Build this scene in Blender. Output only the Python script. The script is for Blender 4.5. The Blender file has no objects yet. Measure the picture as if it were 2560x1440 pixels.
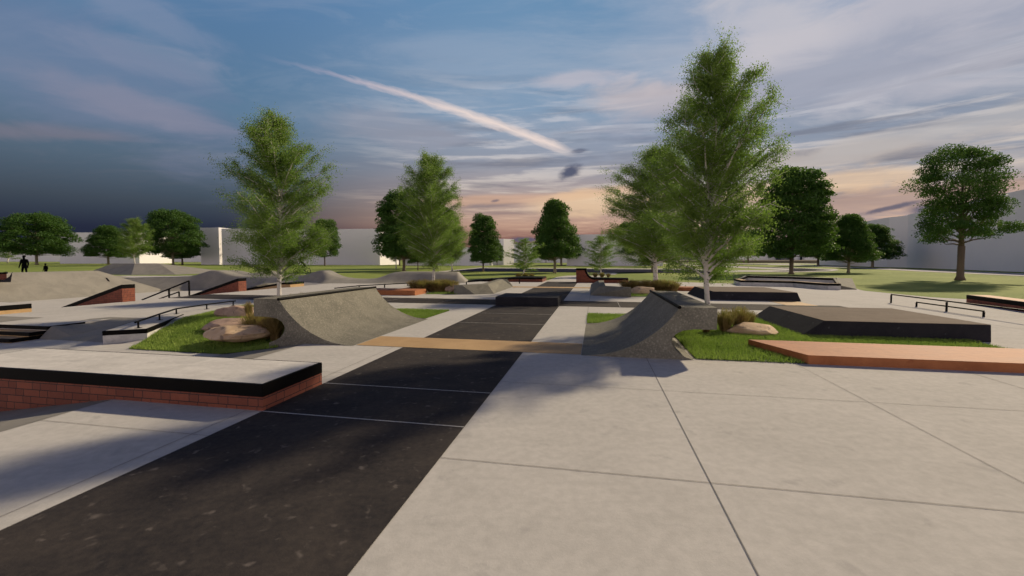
import bpy, bmesh, math, random
import numpy as np
from mathutils import Vector, Matrix, noise
from mathutils.geometry import delaunay_2d_cdt
C = bpy.context.scene.collection
SC = bpy.context.scene
R = math.radians

# ------------------------------------------------------------------ camera
F_PX, PITCH, CAMH = 1068.0, math.atan(44/1068.0), 2.22
cam_d = bpy.data.cameras.new("camera"); cam = bpy.data.objects.new("camera", cam_d); C.objects.link(cam)
cam.location = (0, 0, CAMH); cam.rotation_euler = (R(90)-PITCH, 0, 0)
cam_d.sensor_width = 36; cam_d.lens = F_PX/2560*36; cam_d.shift_y = -27/2560
cam_d.clip_start = .05; cam_d.clip_end = 3000
cam_d.dof.use_dof = True; cam_d.dof.focus_distance = 13; cam_d.dof.aperture_fstop = 1.25
SC.camera = cam
SC.view_settings.view_transform = 'Standard'; SC.view_settings.look = 'None'
SC.view_settings.exposure = 0; SC.view_settings.gamma = 1
SC.render.engine = 'CYCLES'; SC.cycles.max_bounces = 5; SC.cycles.diffuse_bounces = 3; SC.cycles.glossy_bounces = 2; SC.cycles.transmission_bounces = 3
SC.cycles.use_adaptive_sampling = True; SC.cycles.adaptive_threshold = .03; SC.cycles.caustics_reflective = False; SC.cycles.caustics_refractive = False
# ------------------------------------------------------------------ sun
SUN = Vector((1.34, 1.12, 1.0)).normalized()
sl = bpy.data.lights.new("sun", 'SUN'); so = bpy.data.objects.new("sun", sl); C.objects.link(so)
sl.energy = 5.0; sl.angle = R(1.5); sl.color = (1.0, .83, .58)
so.rotation_euler = SUN.to_track_quat('Z', 'Y').to_euler(); so.location = (0, 0, 60)

def lin(r, g, b):
    f = lambda c: (c/255/12.92) if c/255 <= .04045 else ((c/255+.055)/1.055)**2.4
    return (f(r), f(g), f(b), 1)

class NT:
    def __init__(s, nt): s.nt = nt; nt.nodes.clear()
    def n(s, t, **k):
        o = s.nt.nodes.new(t)
        for a, b in k.items(): setattr(o, a, b)
        return o
    def put(s, sock, v):
        if isinstance(v, bpy.types.NodeSocket): s.nt.links.new(v, sock)
        elif v is not None: sock.default_value = v
    def m(s, op, a, b=None, c=None, clamp=False):
        o = s.n('ShaderNodeMath', operation=op, use_clamp=clamp)
        s.put(o.inputs[0], a); s.put(o.inputs[1], b); s.put(o.inputs[2], c)
        return o.outputs[0]
    def vm(s, op, a, b=None):
        o = s.n('ShaderNodeVectorMath', operation=op)
        s.put(o.inputs[0], a); s.put(o.inputs[1], b)
        return o.outputs[1] if op in ('DOT_PRODUCT', 'LENGTH') else o.outputs[0]
    def comb(s, x, y, z):
        o = s.n('ShaderNodeCombineXYZ'); s.put(o.inputs[0], x); s.put(o.inputs[1], y); s.put(o.inputs[2], z)
        return o.outputs[0]
    def sep(s, v):
        o = s.n('ShaderNodeSeparateXYZ'); s.put(o.inputs[0], v); return o.outputs
    def noise(s, vec, scale, detail=4, rough=.55, dist=0.):
        o = s.n('ShaderNodeTexNoise'); s.put(o.inputs['Vector'], vec)
        o.inputs['Scale'].default_value = scale; o.inputs['Detail'].default_value = detail
        o.inputs['Roughness'].default_value = rough; o.inputs['Distortion'].default_value = dist
        return o.outputs['Fac']
    def ramp(s, fac, stops, interp='LINEAR'):
        o = s.n('ShaderNodeValToRGB'); s.put(o.inputs[0], fac); r = o.color_ramp; r.interpolation = interp
        while len(r.elements) < len(stops): r.elements.new(.5)
        for e, (p, c) in zip(r.elements, stops):
            e.position = p; e.color = c if len(c) == 4 else (*c, 1)
        return o.outputs[0]
    def sm(s, x, a, b):
        o = s.n('ShaderNodeMapRange', interpolation_type='SMOOTHSTEP'); s.put(o.inputs[0], x)
        lo, hi, t0, t1 = (a, b, 0., 1.) if a < b else (b, a, 1., 0.)
        o.inputs[1].default_value = lo; o.inputs[2].default_value = hi
        o.inputs[3].default_value = t0; o.inputs[4].default_value = t1
        return o.outputs[0]
    def mix(s, f, a, b, mode='MIX'):
        o = s.n('ShaderNodeMix', data_type='RGBA', blend_type=mode)
        s.put(o.inputs[0], f); s.put(o.inputs[6], a); s.put(o.inputs[7], b)
        return o.outputs[2]

# ------------------------------------------------------------------ dusk sky
w = bpy.data.worlds.new("World"); SC.world = w; w.use_nodes = True
w.cycles.sampling_method = 'MANUAL'; w.cycles.sample_map_resolution = 512
T = NT(w.node_tree)
D = T.n('ShaderNodeTexCoord').outputs['Generated']
dx, dy, dz = T.sep(D)
az = T.m('ARCTAN2', dx, dy); el = T.m('ARCSINE', dz)
def deg(a): return min(1, max(0, a/60.))
eln = T.m('DIVIDE', el, R(60), clamp=True)
rampA = T.ramp(eln, [(0, lin(112, 78, 74)), (deg(3.0), lin(140, 102, 94)), (deg(4.6), lin(186, 150, 132)), (deg(7.5), lin(176, 154, 146)),
                     (deg(12), lin(150, 152, 164)), (deg(19), lin(132, 156, 182)), (deg(31), lin(104, 142, 178)), (deg(40), lin(70, 98, 142)), (1, lin(44, 62, 105))])
rampB = T.ramp(eln, [(0, lin(32, 36, 54)), (deg(3.2), lin(38, 43, 62)), (deg(6), lin(64, 74, 86)), (deg(10), lin(84, 102, 120)),
                     (deg(16), lin(92, 122, 150)), (deg(31), lin(82, 122, 166)), (deg(40), lin(60, 88, 135)), (1, lin(44, 62, 105))])
rampC = T.ramp(eln, [(0, (1.5, 1.25, 1.17, 1)), (deg(14), (1.25, 1.1, 1.08, 1)), (deg(25), lin(90, 100, 130)), (deg(40), lin(52, 66, 105)), (1, lin(44, 62, 105))])  # unseen sky behind the camera, made extra bright to light facing walls
rampD = T.ramp(eln, [(0, lin(150, 116, 112)), (deg(4), lin(178, 156, 150)), (deg(8), lin(160, 160, 168)), (deg(13), lin(140, 150, 168)), (deg(24), lin(156, 168, 190)), (deg(33), lin(150, 164, 188)), (deg(42), lin(76, 92, 130)), (1, lin(44, 62, 105))])
base = T.mix(T.sm(az, .15, .6), T.mix(T.sm(az, -.62, .02), rampB, rampA), rampD)
zz = T.m('ADD', T.m('MAXIMUM', dz, 0.), .09)
P = T.comb(T.m('DIVIDE', dx, zz), T.m('DIVIDE', dy, zz), 0.)
# high thin cirrus, drawn out along one direction
mp = T.n('ShaderNodeMapping'); T.put(mp.inputs[0], P); mp.inputs['Rotation'].default_value = (0, 0, R(-24)); mp.inputs['Scale'].default_value = (.55, 1.3, 1)
n1 = T.noise(mp.outputs[0], 1.5, 9, .63, .7)
n1b = T.noise(mp.outputs[0], .38, 3, .5, .2)
cover = T.m('MULTIPLY', T.sm(n1, .45, .68), T.sm(n1b, .36, .6))
right = T.sm(az, -.15, .65)
cir = T.m('MULTIPLY', cover, T.m('ADD', T.m('MULTIPLY', right, .66), .26))
hi_col = T.ramp(eln, [(0, lin(150, 114, 106)), (deg(5), lin(230, 194, 164)), (deg(9), lin(210, 198, 188)), (deg(16), lin(196, 197, 205)), (deg(32), lin(184, 188, 202)), (1, lin(150, 160, 190))])
lo_col = T.ramp(eln, [(0, lin(60, 55, 65)), (deg(8), lin(100, 98, 108)), (deg(13), lin(118, 132, 154)), (deg(20), lin(136, 150, 174)), (1, lin(140, 150, 175))])
ccol = T.mix(T.sm(az, -.8, -.15), lo_col, hi_col)
low_kill = T.m('ADD', T.sm(el, .07, .2), T.sm(az, -.5, .0), clamp=True)
col = T.mix(T.m('MULTIPLY', T.m('MULTIPLY', cir, low_kill), T.sm(el, .80, .62)), base, ccol)
n3 = T.noise(T.vm('ADD', mp.outputs[0], (3.7, 1.9, 0)), 3.6, 7, .62, 1.1)
col = T.mix(T.m('MULTIPLY', T.m('MULTIPLY', T.m('MULTIPLY', T.sm(n3, .5, .68), T.sm(n1b, .42, .58)), T.m('MULTIPLY', low_kill, T.sm(el, .80, .62))), T.m('ADD', T.m('MULTIPLY', right, .25), .15)), col, ccol)
# banked streaks low over the middle and the right
q = T.comb(T.m('MULTIPLY', az, 2.), T.m('MULTIPLY', el, 24.), 0.)
n2 = T.noise(q, 1.7, 8, .6, .35)
n2b = T.noise(T.vm('ADD', q, (7.3, 2.1, 0)), 1.1, 6, .55, .3)
lowmask = T.m('MULTIPLY', T.m('MULTIPLY', T.sm(el, .075, .12), T.sm(el, .46, .25)), T.sm(az, -.48, .0))
col = T.mix(T.m('MULTIPLY', T.m('MULTIPLY', T.sm(n2, .48, .62), lowmask), .8), col, hi_col)
dark_c = T.ramp(eln, [(0, lin(90, 66, 66)), (deg(8), lin(118, 112, 120)), (deg(18), lin(118, 130, 150)), (1, lin(110, 125, 150))])
col = T.mix(T.m('MULTIPLY', T.m('MULTIPLY', T.sm(n2b, .49, .63), lowmask), .7), col, dark_c)
def pdir(px, py):
    v = Vector(((px-1280)/F_PX, 1, (649-py)/F_PX)); return v.normalized()
_bv = T.comb(T.m('MULTIPLY', az, 6.), T.m('MULTIPLY', el, 17.), 0.)
NB1 = T.noise(_bv, 1.0, 6, .6, .5); NB2 = T.noise(T.vm('ADD', _bv, (9.1, 4.3, 0)), 1.3, 6, .6, .5)
NB3 = T.noise(T.comb(T.m('MULTIPLY', az, 14.), T.m('MULTIPLY', el, 24.), 2.), 3.2, 4, .6, .3)
def blob(px, py, rx, ry, rot=0., ns=3., amt=.35, seed=0.):
    c = pdir(px, py); rgt = Vector((c.y, -c.x, 0)).normalized(); up = rgt.cross(c)
    a = rgt*math.cos(rot)+up*math.sin(rot); b = up*math.cos(rot)-rgt*math.sin(rot)
    x = T.m('DIVIDE', T.vm('DOT_PRODUCT', D, tuple(a)), rx/F_PX)
    y = T.m('DIVIDE', T.vm('DOT_PRODUCT', D, tuple(b)), ry/F_PX)
    r2 = T.m('SQRT', T.m('ADD', T.m('MULTIPLY', x, x), T.m('MULTIPLY', y, y)))
    n = (NB1, NB2)[int(seed*10) % 2] if rx > 70 else NB3
    r = T.m('ADD', r2, T.m('MULTIPLY', T.m('SUBTRACT', n, .5), amt*6))
    front = T.m('GREATER_THAN', T.vm('DOT_PRODUCT', D, tuple(c)), 0.)
    return T.m('MULTIPLY', T.sm(r, 1.15, .35), front)
for (px, py, rx, ry, rot, k, colr, sd) in [
    (2210, 115, 520, 120, R(4), .75, lin(192, 188, 196), 1.), (1950, 90, 190, 90, R(-35), .7, lin(200, 196, 202), 4.),
    (2350, 40, 330, 60, R(8), .5, lin(176, 178, 192), 2.), (1660, 260, 220, 42, R(-8), .55, lin(200, 186, 186), 6.),
    (1430, 205, 120, 22, R(3), .7, lin(190, 186, 196), 7.), (390, 60, 140, 40, R(-16), .34, lin(146, 152, 176), 3.),
    (380, 150, 130, 34, R(0), .36, lin(146, 152, 172), 5.), (350, 270, 150, 38, R(-8), .42, lin(160, 150, 162), 8.),
    (200, 340, 140, 18, R(6), .3, lin(152, 132, 140), 9.), (140, 150, 360, 120, R(-22), .3, lin(126, 130, 160), 10.),
    (1010, 330, 200, 48, R(-4), .45, lin(160, 158, 170), 11.), (2000, 405, 320, 26, R(4), .7, lin(196, 184, 176), 12.),
    (2330, 330, 300, 22, R(5), .6, lin(186, 182, 182), 13.), (2230, 500, 260, 30, R(2), .6, lin(190, 158, 142), 14.),
    (1900, 250, 500, 60, R(8), .4, lin(116, 134, 162), 15.), (1250, 500, 260, 16, R(2), .6, lin(214, 172, 144), 17.),
    (1900, 480, 330, 28, R(3), .6, lin(236, 200, 160), 18.), (1500, 505, 190, 34, R(2), .65, lin(240, 206, 166), 21.), (1520, 480, 160, 16, R(5), .6, lin(222, 184, 150), 19.)]:
    col = T.mix(T.m('MULTIPLY', blob(px, py, rx, ry, rot, 2.4, .3, sd), k), col, colr)
# the long bright streak of cloud across the middle
d1, d2 = pdir(650, 148), pdir(1425, 383); nn = d1.cross(d2).normalized(); al = nn.cross(d1).normalized()
tpos = T.m('ARCTAN2', T.vm('DOT_PRODUCT', D, tuple(al)), T.vm('DOT_PRODUCT', D, tuple(d1)))
L = math.acos(d1.dot(d2))
tn = T.m('DIVIDE', tpos, L)
bend = T.m('MULTIPLY', T.m('SINE', T.m('MULTIPLY', tn, math.pi)), .013)
nc = T.noise(T.comb(T.m('MULTIPLY', tn, 9.), T.m('MULTIPLY', T.vm('DOT_PRODUCT', D, tuple(nn)), 60.), 0.), 1.6, 6, .6, .5)
dd = T.m('ADD', T.m('ADD', T.vm('DOT_PRODUCT', D, tuple(nn)), bend), T.m('MULTIPLY', T.m('SUBTRACT', nc, .5), .016))
wd = T.m('ADD', T.m('MULTIPLY', T.sm(tn, 0., .75), .008), .005)
core = T.m('SUBTRACT', 1., T.m('DIVIDE', T.m('ABSOLUTE', dd), wd), clamp=True)
msk = T.m('MULTIPLY', T.m('MULTIPLY', T.sm(tn, -.03, .35), T.sm(tn, 1.03, .93)), T.m('POWER', core, .8))
col = T.mix(T.m('MULTIPLY', msk, .95), col, T.mix(T.sm(tn, .1, .7), lin(160, 160, 182), lin(236, 218, 210)))
for (px, py, rx, ry, rot, k) in [(1425, 432, 34, 17, R(22), .95), (1448, 380, 24, 6, R(5), .6), (1238, 503, 12, 4, R(10), .6),
                                 (2218, 521, 55, 6, R(12), .8), (2310, 528, 30, 12, R(-8), .8), (1310, 600, 45, 9, 0, .8)]:
    col = T.mix(T.m('MULTIPLY', blob(px, py, rx, ry, rot, 1.8, .16, px*.01), k), col, lin(78, 84, 108))
col = T.mix(T.sm(dy, .52, .05), col, rampC)
bg = T.n('ShaderNodeBackground'); T.put(bg.inputs[0], col); bg.inputs[1].default_value = 1.0
T.nt.links.new(bg.outputs[0], T.n('ShaderNodeOutputWorld').inputs[0])

# ------------------------------------------------------------------ geometry helpers
TH = math.atan(209/1069.0); cT, sT = math.cos(TH), math.sin(TH)
def UV(u, v, z=0.): return Vector((u*cT+v*sT, -u*sT+v*cT, z))
def toUV(p): return (p[0]*cT-p[1]*sT, p[0]*sT+p[1]*cT)
def ray(px, py):
    x, y = (px-1280)/F_PX, -(py-693)/F_PX
    return Vector((x, math.cos(PITCH)+y*math.sin(PITCH), y*math.cos(PITCH)-math.sin(PITCH)))
def G(px, py, z=0.):
    r = ray(px, py); t = (z-CAMH)/r.z; return Vector((r.x*t, r.y*t, z))
def AT(px, py, Y):
    r = ray(px, py); t = Y/r.y; return Vector((r.x*t, Y, CAMH+r.z*t))
def terrain(u, v):
    z = 0.
    if u < -7.5:
        mu = min(1, (-7.5-u)/2.5)
        mv = 1. if v < 10.6 else max(0., 1-(v-10.6)/2.6)
        if u < -17.85: mv = 1. if v < 10.9 else 0.
        z = -.38*min(mu, mv)*min(1, max(0, (38+u)/2.))
    if u < -24.35 and v > 11.5:
        Yw = -u*sT+v*cT
        z = -1.0*min(1, (-24.35-u)/3.4)*min(1, max(0, (50.5-Yw)/2.))*min(1, max(0, (58+u)/2.))
    return z
def Tz(p): return terrain(*toUV(p))

class MB:
    def __init__(s): s.v = []; s.f = []
    def add(s, verts, faces):
        o = len(s.v); s.v += [Vector(p) for p in verts]; s.f += [tuple(o+i for i in f) for f in faces]; return s
    def prism(s, bot, top):
        n = len(bot)
        return s.add(list(bot)+list(top), [tuple(range(n-1, -1, -1)), tuple(range(n, 2*n))]+[(i, (i+1) % n, n+(i+1) % n, n+i) for i in range(n)])
    def ext(s, poly, z0, z1):
        return s.prism([Vector((p[0], p[1], z0)) for p in poly], [Vector((p[0], p[1], z1)) for p in poly])
    def uvbox(s, u0, u1, v0, v1, z0, z1):
        return s.ext([UV(u0, v0), UV(u1, v0), UV(u1, v1), UV(u0, v1)], z0, z1)
    def tube(s, pts, rad, n=8, cap=True):
        pts = [Vector(p) for p in pts]; rad = rad if hasattr(rad, '__len__') else [rad]*len(pts)
        base = len(s.v); up = None
        for i, p in enumerate(pts):
            t = (pts[min(i+1, len(pts)-1)]-pts[max(i-1, 0)])
            t = t.normalized() if t.length > 1e-9 else Vector((0, 0, 1))
            if up is None: up = t.orthogonal().normalized()
            up = (up-t*up.dot(t)); up = up.normalized() if up.length > 1e-6 else t.orthogonal().normalized()
            b = t.cross(up)
            for k in range(n):
                a = 2*math.pi*k/n; s.v.append(p+(up*math.cos(a)+b*math.sin(a))*rad[i])
        for i in range(len(pts)-1):
            for k in range(n):
                a = base+i*n+k; b2 = base+i*n+(k+1) % n; s.f.append((a, b2, b2+n, a+n))
        if cap:
            s.f.append(tuple(base+k for k in range(n-1, -1, -1))); s.f.append(tuple(base+(len(pts)-1)*n+k for k in range(n)))
        return s
    def bar(s, a, b, wx, wz=None):   # square section bar
        a, b = Vector(a), Vector(b); t = (b-a).normalized(); wz = wz or wx
        side = t.cross(Vector((0, 0, 1)));
        if side.length < 1e-3: side = UV(1, 0)
        side.normalize(); up = side.cross(t).normalized()
        q = [side*wx/2+up*wz/2, -side*wx/2+up*wz/2, -side*wx/2-up*wz/2, side*wx/2-up*wz/2]
        return s.prism([a+k for k in q], [b+k for k in q])
def build(name, mb, mat, parent=None, loc=None, bevel=0., smooth=False, sub=0):
    """one mesh object; vertices are given in world space and stored relative to its origin"""
    if parent is not None: org = Vector(parent['_o'])
    else: org = Vector(loc) if loc is not None else Vector((0, 0, 0))
    me = bpy.data.meshes.new(name); me.from_pydata([p-org for p in mb.v], [], mb.f); me.update()
    bm = bmesh.new(); bm.from_mesh(me)
    bmesh.ops.recalc_face_normals(bm, faces=bm.faces)
    if bevel > 0:
        es = [e for e in bm.edges if len(e.link_faces) == 2 and e.calc_face_angle(0) > .5]
        bmesh.ops.bevel(bm, geom=es, offset=bevel, segments=2, affect='EDGES', clamp_overlap=True)
    bm.to_mesh(me); bm.free()
    if smooth:
        me.polygons.foreach_set('use_smooth', [True]*len(me.polygons))
        try: me.set_sharp_from_angle(angle=R(42))
        except Exception: pass
    me.materials.append(mat)
    o = bpy.data.objects.new(name, me); C.objects.link(o)
    if parent is not None: o.parent = parent
    else: o.location = org; o['_o'] = tuple(org)
    return o
def tag(o, label, cat, group=None):
    o['label'] = label; o['category'] = cat
    if group: o['group'] = group
    return o
def thing(name, loc, label, cat, group=None):
    o = bpy.data.objects.new(name, None); C.objects.link(o); o.location = loc; o['_o'] = tuple(loc)
    o.empty_display_size = .3
    return tag(o, label, cat, group)
def struct(o, kind='structure'): o['kind'] = kind; return o

def inpoly(x, y, P):
    c = False; n = len(P); j = n-1
    for i in range(n):
        xi, yi, xj, yj = P[i][0], P[i][1], P[j][0], P[j][1]
        if (yi > y) != (yj > y) and x < (xj-xi)*(y-yi)/(yj-yi)+xi: c = not c
        j = i
    return c
def sheet(name, poly, mat, off=0., zf=Tz, step=0., holes=(), us=(), vs=(), kind='structure', parent=None):
    """a ground sheet following zf; interior points on a uv grid keep creases where the land breaks"""
    loops = [poly]+list(holes); pts = []; edges = []
    for L in loops:
        b = len(pts); n = len(L); k = 0; ring = []
        for i in range(n):
            a, c = Vector(L[i][:2]), Vector(L[(i+1) % n][:2]); m = max(1, int((c-a).length/step)) if step else 1
            for q in range(m): ring.append(a.lerp(c, q/m))
        pts += ring; edges += [(b+i, b+(i+1) % len(ring)) for i in range(len(ring))]
    if us:
        for u in us:
            for v in vs:
                p = UV(u, v)
                if inpoly(p.x, p.y, poly) and not any(inpoly(p.x, p.y, h) for h in holes): pts.append(Vector((p.x, p.y)))
    r = delaunay_2d_cdt([Vector(p[:2]) for p in pts], edges, [], 0, 1e-5)
    vs_, fs = r[0], r[2]; keep = []
    for f in fs:
        cx = sum(vs_[i].x for i in f)/len(f); cy = sum(vs_[i].y for i in f)/len(f)
        if inpoly(cx, cy, poly) and not any(inpoly(cx, cy, h) for h in holes): keep.append(tuple(f))
    mb = MB(); mb.v = [Vector((p.x, p.y, zf((p.x, p.y))+off)) for p in vs_]; mb.f = keep
    me = bpy.data.meshes.new(name); me.from_pydata(mb.v, [], mb.f); me.update()
    bm = bmesh.new(); bm.from_mesh(me)
    for f in bm.faces:
        f.normal_update()
        if f.normal.z < 0: f.normal_flip()
    loose = [v for v in bm.verts if not v.link_faces]
    bmesh.ops.delete(bm, geom=loose, context='VERTS')
    bm.to_mesh(me); bm.free(); me.materials.append(mat)
    o = bpy.data.objects.new(name, me); C.objects.link(o)
    if parent: o.parent = parent
    elif kind: o['kind'] = kind
    return o
def inset(poly, d):
    n = len(poly); P2 = [Vector(p[:2]) for p in poly]
    area = sum(P2[i].x*P2[(i+1) % n].y-P2[(i+1) % n].x*P2[i].y for i in range(n)); s = 1 if area > 0 else -1
    out = []
    for i in range(n):
        a, b, c = P2[i-1], P2[i], P2[(i+1) % n]
        e1, e2 = (b-a).normalized(), (c-b).normalized()
        n1, n2 = Vector((-e1.y, e1.x))*s, Vector((-e2.y, e2.x))*s
        m = n1+n2; k = d/max(.3, (m.dot(n1)))
        out.append(b+m*k)
    return out

# ------------------------------------------------------------------ materials
def mat_base(name):
    m = bpy.data.materials.new(name); m.use_nodes = True; t = NT(m.node_tree)
    b = t.n('ShaderNodeBsdfPrincipled'); o = t.n('ShaderNodeOutputMaterial'); t.nt.links.new(b.outputs[0], o.inputs[0])
    return m, t, b
def bump(t, b, h, strength=.3, dist=.01):
    n = t.n('ShaderNodeBump'); n.inputs['Strength'].default_value = strength; n.inputs['Distance'].default_value = dist
    t.put(n.inputs['Height'], h); t.put(b.inputs['Normal'], n.outputs[0])
def mottled(name, c1, c2, rough=.8, big=.45, fine=18., spots=None, bmp=.25, gran=90., spec=.35, streak=0., rv=.1, wt=(.6, .22, .18), soft=0.):
    m, t, b = mat_base(name); P = t.n('ShaderNodeTexCoord').outputs['Object']
    a = t.noise(P, big, 6, .62, .6); f = t.noise(P, fine, 4, .6); g = t.noise(P, gran, 3, .7)
    if streak:
        mp = t.n('ShaderNodeMapping'); t.put(mp.inputs[0], P); mp.inputs['Rotation'].default_value = (0, 0, R(11)); mp.inputs['Scale'].default_value = (.7, 3.2, 1)
        a = t.m('ADD', t.m('MULTIPLY', a, .6), t.m('MULTIPLY', t.noise(mp.outputs[0], 1.3, 6, .7, .5), .4))
    fac = t.m('ADD', t.m('ADD', t.m('MULTIPLY', t.sm(a, .3, .7), wt[0]), t.m('MULTIPLY', t.sm(f, .3, .7), wt[1])), t.m('MULTIPLY', g, wt[2]), clamp=True)
    col = t.mix(fac, c1, c2)
    if spots:
        sc, th, sc_col, amt = spots
        s = t.noise(P, sc, 2 if soft else 5, .6, .3); col = t.mix(t.m('MULTIPLY', t.sm(s, th, th+(soft or .1)), amt), col, sc_col)
    t.put(b.inputs['Base Color'], col)
    t.put(b.inputs['Roughness'], t.m('ADD', t.m('MULTIPLY', a, rv), rough-rv/2))
    b.inputs['Specular IOR Level'].default_value = spec
    bump(t, b, t.m('ADD', g, t.m('MULTIPLY', f, .6)), bmp, .006)
    return m
def c3(r, g, b): return (r, g, b, 1)
M = {}
M['conc'] = mottled('pale_concrete', c3(.36, .345, .322), c3(.54, .515, .482), .92, .7, 9., (2.3, .6, c3(.28, .27, .26), .35), .3, 45., .1, 1., wt=(.36, .30, .34))
M['conctop'] = mottled('ledge_top_concrete', c3(.40, .385, .36), c3(.66, .63, .59), .92, 1.3, 14., (3.3, .6, c3(.33, .32, .31), .45), .3, 60., .1, .5)
M['conc2'] = mottled('cast_concrete', c3(.36, .355, .345), c3(.58, .56, .54), .8, 1.6, 12., (6, .58, c3(.25, .25, .25), .5), .4, 50., .3)
M['ramp'] = mottled('rough_shotcrete', c3(.075, .073, .060), c3(.25, .235, .19), .88, 1.6, 24., (24, .56, c3(.33, .31, .25), .5), .7, 70., .15, wt=(.3, .32, .38))
M['bank'] = mottled('bank_concrete', c3(.19, .178, .155), c3(.28, .262, .225), .85, .8, 9., (4., .62, c3(.13, .125, .11), .3), .35, 40., .25)
M['asph'] = mottled('dark_asphalt', c3(.015, .0145, .0175), c3(.060, .050, .044), .9, 1.1, 14., (6.5, .60, c3(.17, .145, .13), .6), .35, 60., .12, soft=.2, wt=(.45, .3, .25))
M['padblk'] = mottled('dark_pad_concrete', c3(.016, .016, .022), c3(.034, .033, .038), .85, 1.6, 14., (5, .63, c3(.12, .12, .13), .6), .35, 60., .12)
M['padtop'] = mottled('worn_brown_concrete', c3(.125, .10, .082), c3(.21, .172, .14), .92, .8, 10., (3, .62, c3(.26, .22, .18), .3), .2, 60., .05, 1.)
M['tan'] = mottled('tan_concrete', c3(.34, .215, .10), c3(.47, .31, .155), .75, .9, 12., None, .25, 60., .3)
M['rust'] = mottled('weathered_steel', c3(.24, .078, .028), c3(.43, .165, .066), .74, 1.1, 6., (3., .6, c3(.2, .05, .02), .5), .25, 40., .25, 1.)
M['steel'] = mottled('black_steel', c3(.0015, .0015, .0018), c3(.0045, .004, .0036), .6, 2., 20., None, .1, 80., .06)
M['joint'] = mottled('joint_sealant', c3(.15, .14, .13), c3(.21, .195, .18), .9)
M['seam'] = mottled('chalky_seam', c3(.32, .31, .3), c3(.46, .44, .42), .9)
M['wallw'] = mottled('plain_render_wall', c3(.73, .71, .73), c3(.79, .765, .78), .9, .04, .5, None, .05, 5., .2)
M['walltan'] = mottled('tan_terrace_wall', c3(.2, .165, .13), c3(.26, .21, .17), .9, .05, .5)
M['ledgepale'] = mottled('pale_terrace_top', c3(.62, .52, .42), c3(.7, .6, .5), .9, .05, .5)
M['glass'], t, b = mat_base('dark_glazing'); b.inputs['Base Color'].default_value = c3(.035, .045, .075); b.inputs['Roughness'].default_value = .25
M['water'], t, b = mat_base('pond_water'); P = t.n('ShaderNodeTexCoord').outputs['Object']
b.inputs['Base Color'].default_value = c3(.002, .004, .02); b.inputs['Roughness'].default_value = .9; b.inputs['Specular IOR Level'].default_value = .02
bump(t, b, t.noise(P, .8, 3), .15, .02)
M['black'] = mottled('black_cloth', c3(.0015, .0015, .002), c3(.003, .003, .0035), .95, spec=.05)
M['rubber'] = mottled('tyre_rubber', c3(.006, .006, .006), c3(.01, .01, .01), .8)
# lawn
m, t, b = mat_base('mown_lawn'); P = t.n('ShaderNodeTexCoord').outputs['Object']
a = t.noise(P, .05, 5, .6, .4); f = t.noise(P, 1.1, 5, .65); g = t.noise(P, 14., 3, .7)
fac = t.m('ADD', t.m('ADD', t.m('MULTIPLY', t.sm(a, .3, .7), .5), t.m('MULTIPLY', f, .3)), t.m('MULTIPLY', g, .2), clamp=True)
t.put(b.inputs['Base Color'], t.mix(fac, c3(.115, .175, .03), c3(.29, .325, .09)))
b.inputs['Roughness'].default_value = .9; b.inputs['Specular IOR Level'].default_value = .1
bump(t, b, g, .8, .05); M['lawn'] = m
m, t, b = mat_base('turf_soil'); P = t.n('ShaderNodeTexCoord').outputs['Object']
t.put(b.inputs['Base Color'], t.mix(t.noise(P, 9, 4), c3(.02, .045, .008), c3(.05, .085, .016))); b.inputs['Roughness'].default_value = .95; M['soil'] = m
def leafy(name, c1, c2, trans=.35, rough=.6, ns=.6):
    m, t, b = mat_base(name); P = t.n('ShaderNodeTexCoord').outputs['Object']
    ri = t.n('ShaderNodeNewGeometry').outputs['Random Per Island']
    fac = t.m('ADD', t.m('MULTIPLY', ri, .6), t.m('MULTIPLY', t.sm(t.noise(P, ns, 3), .3, .7), .4), clamp=True)
    col = t.mix(fac, c1, c2)
    t.put(b.inputs['Base Color'], col); b.inputs['Roughness'].default_value = rough; b.inputs['Specular IOR Level'].default_value = .25
    tr = t.n('ShaderNodeBsdfTranslucent'); t.put(tr.inputs[0], t.mix(.5, col, c3(.18, .34, .04)))
    mx = t.n('ShaderNodeMixShader'); mx.inputs[0].default_value = trans
    t.nt.links.new(b.outputs[0], mx.inputs[1]); t.nt.links.new(tr.outputs[0], mx.inputs[2])
    out = [n for n in t.nt.nodes if n.type == 'OUTPUT_MATERIAL'][0]; t.nt.links.new(mx.outputs[0], out.inputs[0])
    return m
M['birchleaf'] = leafy('birch_leaves', c3(.075, .15, .022), c3(.27, .37, .08), .45, ns=2.)
M['mapleleaf'] = leafy('broad_leaves', c3(.020, .062, .010), c3(.075, .155, .028), .28, ns=3.)
M['mapleleaf2'] = leafy('fresh_broad_leaves', c3(.04, .10, .014), c3(.11, .19, .04), .25, ns=3.)
M['blade'] = leafy('grass_blades', c3(.12, .21, .028), c3(.40, .50, .11), .3, .7, .8)
M['straw'] = leafy('straw_stems', c3(.13, .075, .028), c3(.46, .31, .13), .32, .8, 3.)
def bark(name, c1, c2, marks=False):
    m, t, b = mat_base(name); P = t.n('ShaderNodeTexCoord').outputs['Object']
    mp = t.n('ShaderNodeMapping'); t.put(mp.inputs[0], P); mp.inputs['Scale'].default_value = (1, 1, 2.6) if marks else (6, 6, 1)
    n = t.noise(mp.outputs[0], 34. if marks else 6., 4, .6, .3)
    if marks:
        col = t.mix(t.sm(n, .56, .64), c1, c2)
        k = t.noise(P, 17., 3); col = t.mix(t.m('MULTIPLY', t.sm(k, .62, .66), .9), col, c2)
    else: col = t.mix(n, c1, c2)
    t.put(b.inputs['Base Color'], col); b.inputs['Roughness'].default_value = .85; bump(t, b, n, .5, .02)
    return m
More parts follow.
